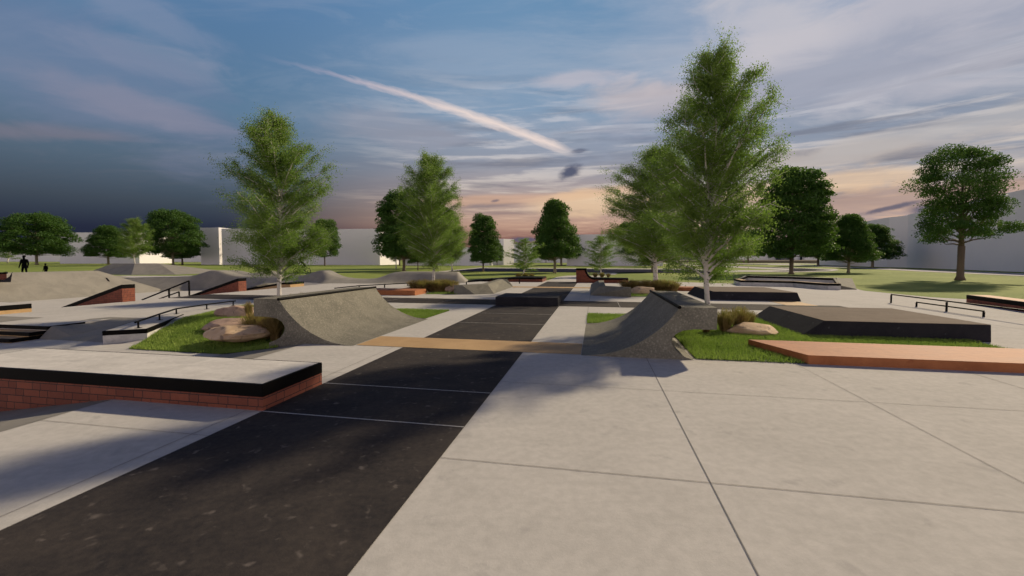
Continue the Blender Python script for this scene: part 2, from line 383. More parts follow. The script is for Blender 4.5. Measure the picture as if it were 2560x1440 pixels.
M['birchbark'] = bark('birch_bark', c3(.55, .51, .48), c3(.02, .017, .015), True)
M['bark'] = bark('brown_bark', c3(.06, .042, .03), c3(.16, .115, .08))
M['bark2'] = bark('grey_brown_bark', c3(.13, .11, .07), c3(.26, .22, .15))
M['rock'] = mottled('sandstone', c3(.50, .33, .19), c3(.68, .52, .34), .85, 2.2, 9., (4.2, .56, c3(.13, .09, .07), .7), .9, 30., .25)
M['rock2'] = mottled('pinkish_sandstone', c3(.28, .185, .14), c3(.48, .345, .26), .85, 2.2, 9., (4.2, .55, c3(.10, .07, .065), .6), .9, 30., .25)
# brick : long and short bricks alternating in each course
def brick(name):
    m, t, b = mat_base(name); P = t.n('ShaderNodeTexCoord').outputs['Object']
    x, y, z = t.sep(P)
    u = t.m('SUBTRACT', t.m('MULTIPLY', x, cT), t.m('MULTIPLY', y, sT)); v = t.m('ADD', t.m('MULTIPLY', x, sT), t.m('MULTIPLY', y, cT))
    al = t.m('ADD', u, v); row = t.m('FLOOR', t.m('DIVIDE', z, .118))
    xs = t.m('ADD', t.m('DIVIDE', al, .52), t.m('MULTIPLY', row, .29)); xf = t.m('MULTIPLY', t.m('FRACT', xs), .52)
    zf = t.m('MULTIPLY', t.m('FRACT', t.m('DIVIDE', z, .118)), .118)
    m1 = t.m('LESS_THAN', xf, .011); m2 = t.m('LESS_THAN', t.m('ABSOLUTE', t.m('SUBTRACT', xf, .352)), .0055); m3 = t.m('LESS_THAN', zf, .011)
    mor = t.m('MAXIMUM', t.m('MAXIMUM', m1, m2), m3)
    cid = t.comb(t.m('ADD', t.m('FLOOR', xs), t.m('MULTIPLY', t.m('GREATER_THAN', xf, .352), .37)), row, 0.)
    wn = t.n('ShaderNodeTexWhiteNoise'); t.put(wn.inputs['Vector'], cid)
    n = t.noise(P, 22., 5, .65)
    f = t.m('ADD', t.m('MULTIPLY', wn.outputs['Value'], .45), t.m('MULTIPLY', n, .55))
    col = t.mix(f, c3(.10, .022, .013), c3(.27, .078, .04))
    t.put(b.inputs['Base Color'], t.mix(mor, col, c3(.009, .009, .012))); b.inputs['Roughness'].default_value = .85
    bump(t, b, t.m('ADD', t.m('MULTIPLY', t.m('SUBTRACT', 1., mor), 1.), t.m('MULTIPLY', n, .3)), .6, .006)
    return m
M['brick'] = brick('red_brick')

# ------------------------------------------------------------------ ground
plaza = [UV(-60, -25), UV(45, -25), Vector((60, 8, 0)), Vector((34, 15, 0)), G(2560, 758), G(2413, 748), G(2327, 743), G(2160, 727),
         G(2148, 724), G(2120, 712), G(1980, 705), G(1836, 709), G(1689, 705), G(1580, 703), G(1500, 700), G(1486, 696), Vector((13.2, 58, 0)), G(1440, 688.5), G(1412, 689.5),
         G(1392, 692.5), G(1378, 698), G(1366, 701.5), Vector((-1.5, 46.6, 0)), Vector((-4.3, 43.5, 0)), Vector((-12, 45.5, 0)), Vector((-17, 47.5, 0)),
         Vector((-24, 52, 0)), Vector((-42, 57.8, 0)), Vector((-62, 60, 0)), UV(-70, 40), UV(-70, 0)]
plaza = [Vector((p[0], p[1], 0)) for p in plaza]
ug = [-66, -60, -58, -56, -54, -48, -42, -38, -36, -34, -31, -27.75, -26.5, -25.5, -24.36, -24.35, -21, -19, -17.86, -17.84]+[-17.4+.45*i for i in range(16)]+[-10, -8.75, -7.5, -5, -1, 4, 10, 18, 30]
vg = [-20, -10, -4, 0, 3, 5.3, 7, 8.5, 9.6, 10.2, 10.6, 10.89, 10.91, 11.25, 11.49, 11.51, 11.9, 12.3, 12.75, 13.2, 14.5, 17, 20, 24, 28, 32, 34, 36, 37.5, 39, 40.5, 42, 43.5, 45, 46.5, 48]
sheet('pavement', plaza, M['conc'], 0, us=ug, vs=vg)
big = [Vector((-1500, -400, 0)), Vector((1500, -400, 0)), Vector((1500, 1900, 0)), Vector((-1500, 1900, 0))]
sheet('lawn', big, M['lawn'], -.006, zf=lambda p: 0., holes=[plaza], step=60)
def uvrect(u0, u1, v0, v1): return [UV(u0, v0), UV(u1, v0), UV(u1, v1), UV(u0, v1)]
# asphalt bands
SL, SR = -4.77, -1.69
ZA = .004
sheet('asphalt_strip', uvrect(SL, SR, -8, 10.02), M['asph'], ZA)
sheet('asphalt_strip', uvrect(SL, SR, 11.33, 43), M['asph'], ZA)
sheet('asphalt_cross_strip', uvrect(SR, 11.5, 20.35, 23.1), M['asph'], ZA)
sheet('asphalt_cross_strip', uvrect(-24.3, SL, 20.35, 23.1), M['asph'], ZA)
sheet('tan_strip', uvrect(-6.08, -.32, 10.02, 11.33), M['tan'], ZA*2)
sheet('tan_strip', uvrect(9.1, 10.5, 22.85, 25.1), M['tan'], ZA*2)
sheet('tan_strip', uvrect(-7.2, .6, 33.4, 34.7), M['tan'], ZA*2)
# grey banks of the sunken lane
sheet('lane_bank', uvrect(-10.0, -7.52, -8, 10.0), M['bank'], ZA, us=[-8.75], vs=[0, 5])
sheet('lane_bank', [UV(-17.8, 10.62), UV(-14.6, 10.62), UV(-15.2, 13.18), UV(-18.4, 13.18), UV(-18.6, 12.6), UV(-17.86, 11.0)], M['bank'], ZA, step=.4, us=[-17+.5*i for i in range(6)], vs=[11, 11.5, 12, 12.6])
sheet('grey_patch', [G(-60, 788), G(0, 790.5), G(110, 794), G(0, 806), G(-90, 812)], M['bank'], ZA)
# saw cuts : narrow dark joints in the concrete and pale ones in the asphalt
J = MB(); W = MB()
def jline(mb, a, b, w, off=.006):
    a, b = Vector(a[:2]), Vector(b[:2]); d = (b-a).normalized(); n = Vector((-d.y, d.x))*w/2
    k = max(1, int((b-a).length/1.5)); vs_ = []
    for i in range(k+1):
        p = a.lerp(b, i/k)
        for q in (p-n, p+n): vs_.append((q.x, q.y, Tz(q)+off))
    mb.add(vs_, [(2*i, 2*i+2, 2*i+3, 2*i+1) for i in range(k)])
jline(J, UV(1.14, -6), UV(1.14, 10), .010); jline(J, UV(4.19, -6), UV(4.19, 10), .008); jline(J, UV(7.24, -6), UV(7.24, 10), .012)
jline(J, UV(10.3, -6), UV(10.3, 13), .012)
for v in (4.46, 7.5, 1.4, -1.6):
    jline(J, UV(SR, v), UV(30, v), .009); jline(J, UV(SL, v), UV(-7.5, v), .008)
jline(J, UV(-5.02, -5), UV(-5.02, 10), .009)
for u in (-.31, 2.7, 5.8, -6.2, -9.2, -12.3, -15.3, -18.3, -21.4): 
    jline(J, UV(u, 17.7), UV(u, 20.3), .014); jline(J, UV(u, 23.15), UV(u, 33), .014)
for v in (26.2, 29.2): jline(J, UV(SR, v), UV(5.7, v), .012); jline(J, UV(SL, v), UV(-24, v), .012)
for u in (13.3, 16.4, 19.4): jline(J, UV(u, 10), UV(u, 28), .012)
for v in (13.6, 16.6, 19.7, 22.7): jline(J, UV(11, v), UV(24, v), .012)
struct(build('saw_cuts', J, M['joint']))
for v in (5.34, 6.8, 14.4, 17.1, 26.5, 29.5): jline(W, UV(SL, v), UV(SR, v), .026, .009)
for u in (1.14, 4.2, -7.8, -10.9, -13.9, -17): jline(W, UV(u, 20.35), UV(u, 23.1), .02, .009)
struct(build('asphalt_seams', W, M['seam']))
# paths and water beyond
def far_sheet(name, pts, mat, off): return sheet(name, [G(*p) for p in pts], mat, off, zf=lambda p: 0.)
far_sheet('path', [(1072, 681), (1198, 669), (1500, 671.2), (1742, 672.3), (1790, 677.3), (1850, 680.2), (1832, 681), (1770, 679.5), (1735, 675.2), (1500, 673.4), (1202, 671.2), (1119, 679.3), (1085, 682)], M['conc'], .02)
far_sheet('water', [(1119, 678.9), (1201, 670.8), (1500, 673), (1737, 674.5), (1772, 678.8), (1800, 679.2), (1797, 683), (1500, 682), (1280, 679.6)], M['water'], .05)
far_sheet('path', [(1657, 658), (2140, 659.6), (2140, 661), (1657, 659.2)], M['conc'], .02)
far_sheet('path', [(1700, 661.2), (1975, 669.5), (2090, 673), (2098, 675.5), (2080, 678.3), (1990, 680.8), (1760, 679.2), (1760, 677), (1960, 675.2), (1700, 663)], M['conc'], .03)
far_sheet('water', [(1984, 671.2), (2002, 671.2), (2081, 675.6), (2002, 679), (1927, 678.7), (1984, 676.3)], M['water'], .06)
far_sheet('path', [(1815, 660.6), (1955, 660.6), (2150, 668.5), (2300, 674.3), (2580, 685), (2580, 692), (2300, 679), (2150, 671.2), (1960, 662.6)], M['conc'], .035)
far_sheet('asphalt_path', [(1780, 660.4), (1920, 660.6), (1920, 661.6), (1800, 661)], M['water'], .06)
far_sheet('asphalt_path', [(1800, 663.4), (1975, 670.6), (1975, 671.7), (1800, 664.4)], M['water'], .07)
far_sheet('path', [(1488, 683.5), (1536, 682.5), (1544, 684.5), (1538, 687.3), (1492, 687.3)], M['conc'], .05)

# ------------------------------------------------------------------ skate park blocks
def center(poly, z=0.):
    return Vector((sum(p[0] for p in poly)/len(poly), sum(p[1] for p in poly)/len(poly), z))
def capblock(name, poly, z0, z1, cap, body, top, label, cat, group=None, bodyname='base', rim=.05):
    r = thing(name, center(poly, z0), label, cat, group)
    build(bodyname, MB().ext(inset(poly, .006), z0, z1-cap), body, r)
    build('steel_edge', MB().ext(poly, z1-cap, z1), M['steel'], r, bevel=.004)
    build('top_slab', MB().ext(inset(poly, rim), z1-.02, z1+.004), top, r)
    return r
capblock('brick_ledge', uvrect(-11.36, SL+.005, 5.36, 6.75), -.42, .39, .185, M['brick'], M['conctop'],
         'wide low brick ledge with black steel edge and pale concrete top in the left foreground', 'ledge', bodyname='brick_base')
# ledge set into the lane, with the kinked rail standing on it
lp = [G(255, 828, .02), G(368, 822, .02), G(460, 785.5, .02), G(418, 786, .02), G(340, 801, .02)]
capblock('concrete_ledge', lp, -.42, .02, .14, M['conc2'], M['conc'], 'pale concrete ledge with black steel edge carrying a kinked rail, beside the left lawn bed', 'ledge')
def rail(name, top, posts, r, label, group=None, square=False, base=None):
    rt = thing(name, (top[0][0], top[0][1], 0), label, 'rail', group)
    mb = MB()
    if square:
        for a, b in zip(top[:-1], top[1:]): mb.bar(a, b, r*2)
    else: mb.tube(top, r, 10)
    build('handrail' if False else 'top_bar', mb, M['steel'], rt, smooth=not square)
    for a, b in posts:
        pm = MB()
        (pm.bar(a, b, r*2) if square else pm.tube([a, b], r*.9, 8))
        build('post', pm, M['steel'], rt, smooth=not square)
        build('foot_plate', MB().add(*cubeat(a, .07, .07, .012)), M['steel'], rt)
    return rt
def cubeat(p, hx, hy, h):
    p = Vector(p); v = [p+Vector((sx*hx, sy*hy, sz)) for sz in (0, h) for sx, sy in ((-1, -1), (1, -1), (1, 1), (-1, 1))]
    return v, [(3, 2, 1, 0), (4, 5, 6, 7), (0, 1, 5, 4), (1, 2, 6, 5), (2, 3, 7, 6), (3, 0, 4, 7)]
def onpost(px, py, h, z=0.):
    a = G(px, py, z); return a, a+Vector((0, 0, h))
ps = [onpost(346, 820, .215, .024), onpost(399, 800, .215, .024), onpost(441, 785, .215), onpost(517, 773, .215), onpost(583, 764, .215)]
tp = [p[1] for p in ps]
rail('kinked_rail', [tp[0]+(tp[0]-tp[1])*.12, tp[0], tp[1], tp[2], tp[3], tp[4]+(tp[4]-tp[3])*.1], ps, .03,
     'long low black kinked round rail behind the left lawn bed')
# stairs at the left edge
r = thing('stairs', UV(-21, 10.5, -.38), 'three wide steps with black nosings at the left edge of the photo', 'stairs')
for i in range(3):
    z1 = -.38+.127*(i+1); v0 = 9.95+.465*i
    build('step', MB().uvbox(-28, -17.86+.0*i-(.0 if i == 2 else .0), v0, 11.3, -.42, z1-.012 if i < 2 else z1-.002), M['tan'] if i < 2 else M['conc'], r)
    build('nosing', MB().uvbox(-28, -17.84, v0-.012, v0+.05, z1-.115, z1+.002), M['steel'], r)
    build('side_plate', MB().uvbox(-17.86, -17.835, v0-.012, 11.35 if i < 2 else 11.95, z1-.115, z1+.002), M['steel'], r)

# quarter pipes : real thickness, hollow behind
def quarter(u_foot, sgn, v0, v1, label):
    r0 = thing('quarter_pipe', UV(u_foot+sgn*1.6, (v0+v1)/2), label, 'quarter pipe')
    Rr, Hh = 2.56, 1.17; prof = []
    for i in range(17):
        z = Hh*(i/16)**1.55; x = math.sqrt(max(0, Rr*Rr-(Rr-z)**2)); prof.append((x, z))
    n = len(prof)
    back = [(2.92, Hh), (2.92, .69), (2.45, .685), (2.22, .65), (2.07, .57), (1.99, .46), (1.985, .36), (2.04, .24), (2.13, .14), (2.28, .06), (2.46, 0), (2.5, -.25), (0.0, -.25)]
    full = prof+back
    mb = MB()
    A = [UV(u_foot+sgn*x, v0, z) for x, z in full]; B = [UV(u_foot+sgn*x, v1, z) for x, z in full]
    mb.prism(A, B)
    build('ramp_body', mb, M['ramp'], r0, smooth=True)
    cp = [UV(u_foot+sgn*(prof[-1][0]-.01), v0-.03, Hh-.005), UV(u_foot+sgn*(prof[-1][0]-.01), v1+.03, Hh-.005)]
    build('coping', MB().tube(cp, .038, 12), M['steel'], r0, smooth=True)
quarter(-6.12, -1, 9.93, 15.0, 'left quarter pipe of sunlit grey concrete with a brown steel lip, beside the boulders')
quarter(-.31, 1, 9.95, 15.0, 'right quarter pipe, ramp face in shadow, black steel lip, before the tallest birch')

# manual pads
def pad(u0, u1, v0, v1, h, slL, slR, body, top, label):
    r = thing('manual_pad', UV((u0+u1)/2, (v0+v1)/2), label, 'manual pad')
    bot = [UV(u0, v0), UV(u1, v0), UV(u1, v1), UV(u0, v1)]
    tp_ = [UV(u0+slL, v0, h-.01), UV(u1-slR, v0, h-.01), UV(u1-slR, v1, h-.01), UV(u0+slL, v1, h-.01)]
    build('pad_body', MB().prism(bot, tp_), body, r, bevel=.008)
    t2 = [Vector((p.x, p.y, h+.004)) for p in inset([(q.x, q.y) for q in tp_], .012) for p in [Vector((p.x, p.y, 0))]]
    build('top_surface', MB().ext(inset(tp_, .01), h-.02, h), top, r)
    return r
pad(5.82, 10.45, 13.65, 17.6, .475, .62, .02, M['padblk'], M['padtop'], 'large dark pad with slanted left face and brown top, right behind the long rust bench')
pad(5.9, 10.72, 25.1, 29.6, .475, .45, .2, M['padblk'], M['padtop'], 'dark slanted pad with brown top farther back, in front of the curved planter bench')
pad(-4.82, -1.74, 20.35, 22.75, .4, .01, .01, M['padblk'], M['padblk'], 'plain black block standing in the middle of the asphalt strip')
# weathered steel benches
def rust(poly, h, label):
    o = build('steel_bench', MB().ext(poly, -.02, h), M['rust'], None, center(poly), bevel=.008); tag(o, label, 'bench', 'rust coloured steel benches'); return o
rust([UV(4.45, 10.04), UV(16, 10.04), UV(16, 11.7), UV(3.83, 11.76)], .19, 'long low rust coloured bench with pointed end at the right foreground, beside the grass')
rust(uvrect(-15.6, -10.95, 24.7, 26.5), .3, 'short rust orange bench just behind the left quarter pipe, before the straw grasses')
rust(uvrect(4.6, 8.6, 32, 33.4), .25, 'narrow rust bench seen between the middle shrubs and the tallest birch trunk')
# angled banks
def wedge(bot, top, label):
    r = thing('angled_bank', center(bot), label, 'bank ramp')
    n = len(bot)
    build('bank_body', MB().prism(bot, top), M['ramp'], r, bevel=.006); return r
h = .57
b = [G(1135, 735.6), G(1187.5, 736.3), G(1235, 734.4), G(1283, 717.0), G(1280, 711.5), Vector((-3.0, 35.5, 0)), Vector((-3.9, 30, 0))]
tpx = [G(1135, 713, h), G(1155, 713, h), G(1219, 710.6, h), G(1256, 698.0, h), G(1267, 698.4, h)+Vector((0, .3, 0)), G(1256, 698.0, h)+Vector((-.35, .35, 0)), G(1212, 708.5, h)]
wedge(b, tpx, 'light grey angled concrete bank left of the black block')
b = [G(1475, 738.3), G(1578, 743), G(1578, 743)+Vector((.45, 1.7, 0)), G(1516, 722), G(1512, 709), G(1478, 709.5)]
tpx = [G(1498, 715, h), G(1578, 719.5, h), G(1578, 719.5, h)+Vector((.1, .45, 0)), G(1513, 714.2, h), G(1509, 700.8, h), G(1496, 701.2, h)]
wedge(b, tpx, 'dark grey angled concrete bank right of the black block, against a boulder')

# brick hubbas running down to the lower level on the left
def hubba(name, u_end, v0, v1, h, flat, slope, length, cap, body, bname, label):
    r = thing(name, UV(u_end, v0), label, 'ledge')
    xs = [u_end, u_end-flat, u_end-flat-length]; zt = [h, h, h-length*slope]
    zb = -1.4
    def pr(z_hi, z_lo, a=0.):
        P_ = [(x, z-z_hi) for x, z in zip(xs, zt)]+[(x, (z-z_lo) if z_lo is not None else zb) for x, z in reversed(list(zip(xs, zt)))]
        return MB().prism([UV(x+(0 if x != u_end else -a), v0+a, max(z, zb)) for x, z in P_], [UV(x+(0 if x != u_end else -a), v1-a, max(z, zb)) for x, z in P_])
    build(bname, pr(cap, None, .008), body, r)
    build('steel_cap', pr(0, cap), M['steel'], r, bevel=.004)
    return r
hubba('brick_hubba', -24.2, 17.9, 18.55, .91, .05, .31, 4.9, .2, M['brick'], 'brick_side', 'nearer sloping brick ledge with black cap at the top of the left stairs')
hubba('brick_hubba', -24.35, 25.45, 26.15, .91, .05, .31, 4.9, .2, M['brick'], 'brick_side', 'farther sloping brick ledge with black cap, beside the handrail')
hubba('tan_hubba', -24.0, 30.15, 31.8, .38, .7, .16, 4., .16, M['tan'], 'tan_side', 'low tan ledge with sloping black cap, behind the trunk of the left birch')
capblock('tan_ledge', [G(80, 779.4), G(0, 787), UV(-23.55, 9.9), UV(-25.6, 9.9), UV(-25.6, 14.3), UV(-24.0, 14.45)][0:1]+[UV(-23.6, 12.0), UV(-26, 12.0), UV(-26, 14.15)], -.9, .35, .2, M['tan'], M['conc'],
         'low tan ledge with black steel edge cut by the left edge of the photo', 'ledge')
# handrails
def slope_rail(px, py, h, length, slope, label, rad=.035):
    a = G(px, py); top = a+Vector((0, 0, h)); d = UV(-1, 0)
    end = top+d*length+Vector((0, 0, -slope*length))
    mid = top+d*length*.42+Vector((0, 0, -slope*length*.42))
    rail('stair_rail', [top, end], [(a, top), (mid-Vector((0, 0, h+.08)), mid)], rad, label, 'rails down the left stairs', square=True)
slope_rail(473.5, 739, .91, 3.6, .345, 'tall black handrail running down the left stairs between the brick hubbas')
slope_rail(448, 741.5, .29, 2.9, .31, 'small low black rail beside the tall handrail on the left stairs', .03)
# flat rail far left of middle
ps = [onpost(898, 722.5, .27), onpost(961.7, 719.4, .27), onpost(1019.5, 714.5, .2)]
rail('flat_rail', [G(836, 720.6, .1), G(897, 714.3, .27), G(961, 711, .27), G(1027, 707.7, .27)], ps, .035, 'thin black kinked flat rail behind the top of the left quarter pipe', square=True)
# two-height rail on the right
a, b2, c = G(2227.5, 757.5), G(2366, 779), G(2459, 792)
dr = (c-a).normalized(); e = c+dr*3.2; lo = G(2291, 767)
rt = thing('two_level_rail', (b2.x, b2.y, 0), 'black rail of two heights standing on the open concrete at the right', 'rail')
U = lambda p, z: Vector((p.x, p.y, z))
build('upper_bar', MB().bar(U(a, .44), U(e, .44), .055), M['steel'], rt)
build('lower_bar', MB().bar(U(lo, .22), U(c, .22), .055), M['steel'], rt)
for p, hh in ((a, .412), (b2, .412), (e, .412), (lo, .19), (c, .19)):
    build('post', MB().bar(U(p, 0), U(p, hh), .055), M['steel'], rt)
# brick ledge right
p0, p1 = G(2415, 757.5), G(2560, 780); d = (p1-p0).normalized(); nrm = Vector((-d.y, d.x, 0)); nrm = nrm if nrm.x > 0 else -nrm
capblock('brick_ledge', [p0, p0+d*9, p0+d*9+nrm*.85, p0+nrm*.85], -.01, .43, .2, M['brick'], M['rust'], 'low brick ledge with black cap and rust top at the right edge, before the lawn', 'ledge', bodyname='brick_base')
# back brick ledge with sloping end, its rail, and the brick quarter block
def profblock(name, u_pts, base_v, depth, cap, label, cat, u0=0):
    """u_pts: list (u, ztop); constant v front face"""
    r = thing(name, UV(u_pts[0][0], base_v), label, cat)
    def pr(f_top, f_bot, a):
        P_ = [(u, f_top(u, z)) for u, z in u_pts]+[(u, f_bot(u, z)) for u, z in reversed(u_pts)]
        return MB().prism([UV(u, base_v+a, z) for u, z in P_], [UV(u, base_v+depth-a, z) for u, z in P_])
    build('brick_body', pr(lambda u, z: max(.005, z-cap*.5), lambda u, z: -.01, .02), M['brick'], r)
    # cap follows the outline by its normal
    q = [Vector((u, z)) for u, z in u_pts]; low = []
    for i, p in enumerate(q):
        t = (q[min(i+1, len(q)-1)]-q[max(i-1, 0)]).normalized(); n = Vector((t.y, -t.x)); n = n if n.y < 0 or abs(n.y) < 1e-6 else -n
        if i == 0 and abs(t.x) > .9: n = Vector((0, -1))
        low.append(p+n*cap)
    mb = MB(); n = len(q)
    A = [UV(p.x, base_v, p.y) for p in q]+[UV(p.x, base_v, max(p.y, -.005)) for p in low]
    B = [UV(p.x, base_v+depth, p.y) for p in q]+[UV(p.x, base_v+depth, max(p.y, -.005)) for p in low]
    mb.v = A+B; N = 2*n
    for i in range(n-1):
        mb.f += [(i, i+1, n+i+1, n+i), (N+i, N+i+1, N+n+i+1, N+n+i), (i, i+1, N+i+1, N+i), (n+i, n+i+1, N+n+i+1, N+n+i)]
    mb.f += [(0, n, N+n, N), (n-1, 2*n-1, N+2*n-1, N+n-1)]
    build('steel_cap', mb, M['steel'], r)
    return r
pL, pM_, pE = toUV(G(1180, 707.0)), toUV(G(1290, 704.5)), toUV(G(1356, 704.7))
vb = pM_[1]
def u_at(px, v):  # u on the line of constant v seen at column px
    k = (px-1280)/F_PX  # X = k*Y (close to the horizon)
    # X = u c + v s ; Y = -u s + v c
    return (k*v*cT-v*sT)/(cT+k*sT)
profblock('brick_ledge', [(u_at(1166, vb), .06), (u_at(1290, vb), .44), (u_at(1356, vb), .44)], vb, 3.6, .17, 'long brick ledge with rising black cap at the far middle, before the pond', 'ledge')
ps = [onpost(1166, 711, .22), onpost(1299, 709, .48)]
rail('rising_rail', [ps[0][1], ps[1][1]+(ps[1][1]-ps[0][1])*.0], ps, .04, 'low black rail rising in front of the far brick ledge', square=True)
vn = toUV(G(1441, 706.6))[1]; un = [u_at(x, vn) for x in (1440.5, 1466, 1487, 1571)]
cur = [(un[0], 1.37), (un[1], 1.37)]
for i in range(1, 9):
    a = i/8*math.pi/2; cur.append((un[1]+(un[2]-un[1])*(1-math.cos(a)), 1.37-(1.37-.47)*math.sin(a)))
cur.append((un[3], .47))
profblock('brick_quarter_ledge', cur, vn, 1.3, .17, 'brick wall stepping down in a curve with thick black cap, centre distance beside the path', 'ledge')

# planter bench, curved, with raised back
r = thing('planter_bench', G(1980, 712), 'curved concrete planter bench with black steel edges at the border of the right lawn', 'bench')
fp = [G(1834, 709), G(1851, 714), G(1915, 715.5), G(1983, 717), G(2043.5, 722.4), G(2070, 724), G(2102, 724.6)]
def offs(pts, d):
    out = []
    for i, p in enumerate(pts):
        t = (pts[min(i+1, len(pts)-1)]-pts[max(i-1, 0)]).normalized(); out.append(p+Vector((-t.y, t.x, 0))*d)
    return out
inn = offs(fp, .55)
def strip(front, back, z0, z1):
    mb = MB(); n = len(front)
    for z in (z0, z1):
        for L in (front, back): mb.v += [Vector((p.x, p.y, z)) for p in L]
    for i in range(n-1):
        mb.f += [(i, i+1, n+i+1, n+i), (2*n+i, 2*n+i+1, 3*n+i+1, 3*n+i), (i, i+1, 2*n+i+1, 2*n+i), (n+i, n+i+1, 3*n+i+1, 3*n+i)]
    mb.f += [(0, n, 3*n, 2*n), (n-1, 2*n-1, 4*n-1, 3*n-1)]
    return mb
build('seat_wall', strip(fp, inn, -.01, .29), M['conc2'], r)
build('steel_edge', strip(offs(fp, -.01), offs(fp, .08), .29, .46), M['steel'], r)
build('seat_top', strip(offs(fp, .08), inn, .29, .455), M['tan'], r)
bk0, bk1 = AT(1869, 689.5, 40.5), AT(2086, 696.5, 35.5); zt = .68
bk = [Vector((p.x, p.y, 0)) for p in (bk0, bk0.lerp(bk1, .35)+Vector((.1, .3, 0)), bk0.lerp(bk1, .7)+Vector((.1, .2, 0)), bk1)]
build('back_wall', strip(bk, offs(bk, .5), -.01, zt-.18), M['conc2'], r)
build('back_edge', strip(offs(bk, -.01), offs(bk, .5), zt-.18, zt), M['steel'], r)
build('end_edge', MB().bar(U(bk[0], zt-.09)+Vector((0, .1, 0)), U(inn[0], .40), .16, .17), M['steel'], r)
build('end_edge', MB().bar(U(bk[-1], zt-.09), U(inn[-1], .40), .16, .17), M['steel'], r)
fl = [U(p, .12) for p in inn]+[U(p, .12) for p in reversed(bk)]
build('inner_floor', MB().add(fl+[p-Vector((0, 0, .1)) for p in fl], [tuple(range(len(fl))), tuple(range(2*len(fl)-1, len(fl)-1, -1))]), M['conc'], r)
bb = offs(bk, .5)
sr = [U(inn[-1], -.01), G(2142, 724.3, -.01), AT(2130, 690, 37.2), U(bb[-1], -.01)]; sr[2].z = -.01; sr[3] = U(bb[-1], -.01)
build('side_slab', MB().prism(sr, [U(inn[-1], .34), U(sr[1], .03), U(sr[2], .60), U(bb[-1], .67)]), M['ramp'], r)  # darker ramp material stands in for the shade on this slab
sl_ = [U(fp[0], -.01), U(inn[0], -.01), U(bb[0], -.01), U(bb[0], -.01)+Vector((-.55, .4, 0))]
build('side_slab', MB().prism(sl_, [U(fp[0], .28)+Vector((.1, .1, 0)), U(inn[0], .30), U(bb[0], .66), U(bb[0], .66)+Vector((-.25, .2, 0))]), M['conc2'], r)
build('rear_slope', strip(bb, offs(bb, .9), -.01, .66), M['conc'], r)

# ------------------------------------------------------------------ big banks and pump track at the back left
mbk = MB(); prof = [(-42.9, -1.02), (-43.2, -1.0), (-46.6, 1.16), (-47.1, 1.17), (-47.6, .64), (-54, .60), (-56.5, -.05), (-56.5, -1.1), (-42.9, -1.1)]
mbk.prism([UV(u, -2, z) for u, z in prof], [UV(u, 36.2-(z+1)*1.75, z) for u, z in prof])
o = build('big_bank', mbk, M['bank'], None, UV(-45, 15)); tag(o, 'long sunlit grey concrete bank at the far left, below the two standing figures', 'bank ramp')
cols = [(262, 690), (285, 697), (330, 694.5), (400, 692.8), (440, 692.2), (470, 691), (490, 687.5), (510, 681.5), (522, 677.5), (535, 676), (548, 677), (560, 680.5), (573, 685), (588, 689), (610, 691), (650, 690.5), (690, 689.5), (730, 688.5),
        (760, 687.6), (772, 685), (785, 680.5), (796, 677), (806, 676.2), (815, 678), (828, 685), (840, 690.5), (855, 694.8), (880, 697.6), (910, 698.3), (940, 696), (960, 690), (975, 683.8), (988, 680.4), (1002, 679.4), (1060, 679.4), (1143, 680.4), (1150, 688)]
def ridge_depth(px):
    return float(np.interp(px, [262, 600, 740, 800, 900, 1145], [46.5, 46, 44, 42.5, 42, 41.5]))
mb = MB(); nn_ = 0; rows = []
tl = [0, .08, .22, .42, .64, .84, .96, 1.0]
for px, py in cols:
    D0 = ridge_depth(px); top = AT(px, py, D0)
    zf_ = float(np.interp(px, [262, 620, 700], [-1.02, -1.02, -.015])); run = float(np.interp(px, [262, 480, 510, 590, 620, 690, 740, 806, 830, 960, 1010, 1060, 1145], [3.6, 3.2, 1.5, 1.5, 2.4, 2.2, 1.5, 1.4, 2.8, 2.8, 2.0, 1.3, 1.2]))
    dirv = Vector((top.x/top.y*.15, 1, 0)).normalized()
    col_ = []
    for s in tl:
        hgt = (s*s*(3-2*s)) if px > 470 else s
        col_.append(Vector((top.x, top.y, zf_))-dirv*run*(1-s)+Vector((0, 0, (top.z-zf_)*hgt)))
    col_.append(top+dirv*.25+Vector((0, 0, -.005))); col_.append(top+dirv*1.9+Vector((0, 0, -.02)))
    zb_ = -.02
    for s in (.3, .65, 1.): col_.append(Vector((top.x, top.y, 0))+dirv*(1.9+2.3*s)+Vector((0, 0, (top.z-.02)*(1-s*s*(3-2*s))+zb_*s)))
    rows.append(col_)
k = len(rows[0])
for rrow in rows: mb.v += rrow
for i in range(len(rows)-1):
    for j in range(k-1): mb.f.append((i*k+j, i*k+j+1, (i+1)*k+j+1, (i+1)*k+j))
e0 = rows[-1]; foot = [G(1168, 711.5)]+[]
base = len(mb.v); pts = []
for j, p in enumerate(e0): pts.append(Vector((p.x+.55+.25*(1-j/k), p.y+.2, -.015)))
mb.v += pts
for j in range(k-1): mb.f.append(((len(rows)-1)*k+j, (len(rows)-1)*k+j+1, base+j+1, base+j))
o = build('pump_track', mb, M['bank'], None, (-16, 44, 0), smooth=True); tag(o, 'long rolling concrete pump track wall with humps behind the left stairs', 'pump track')
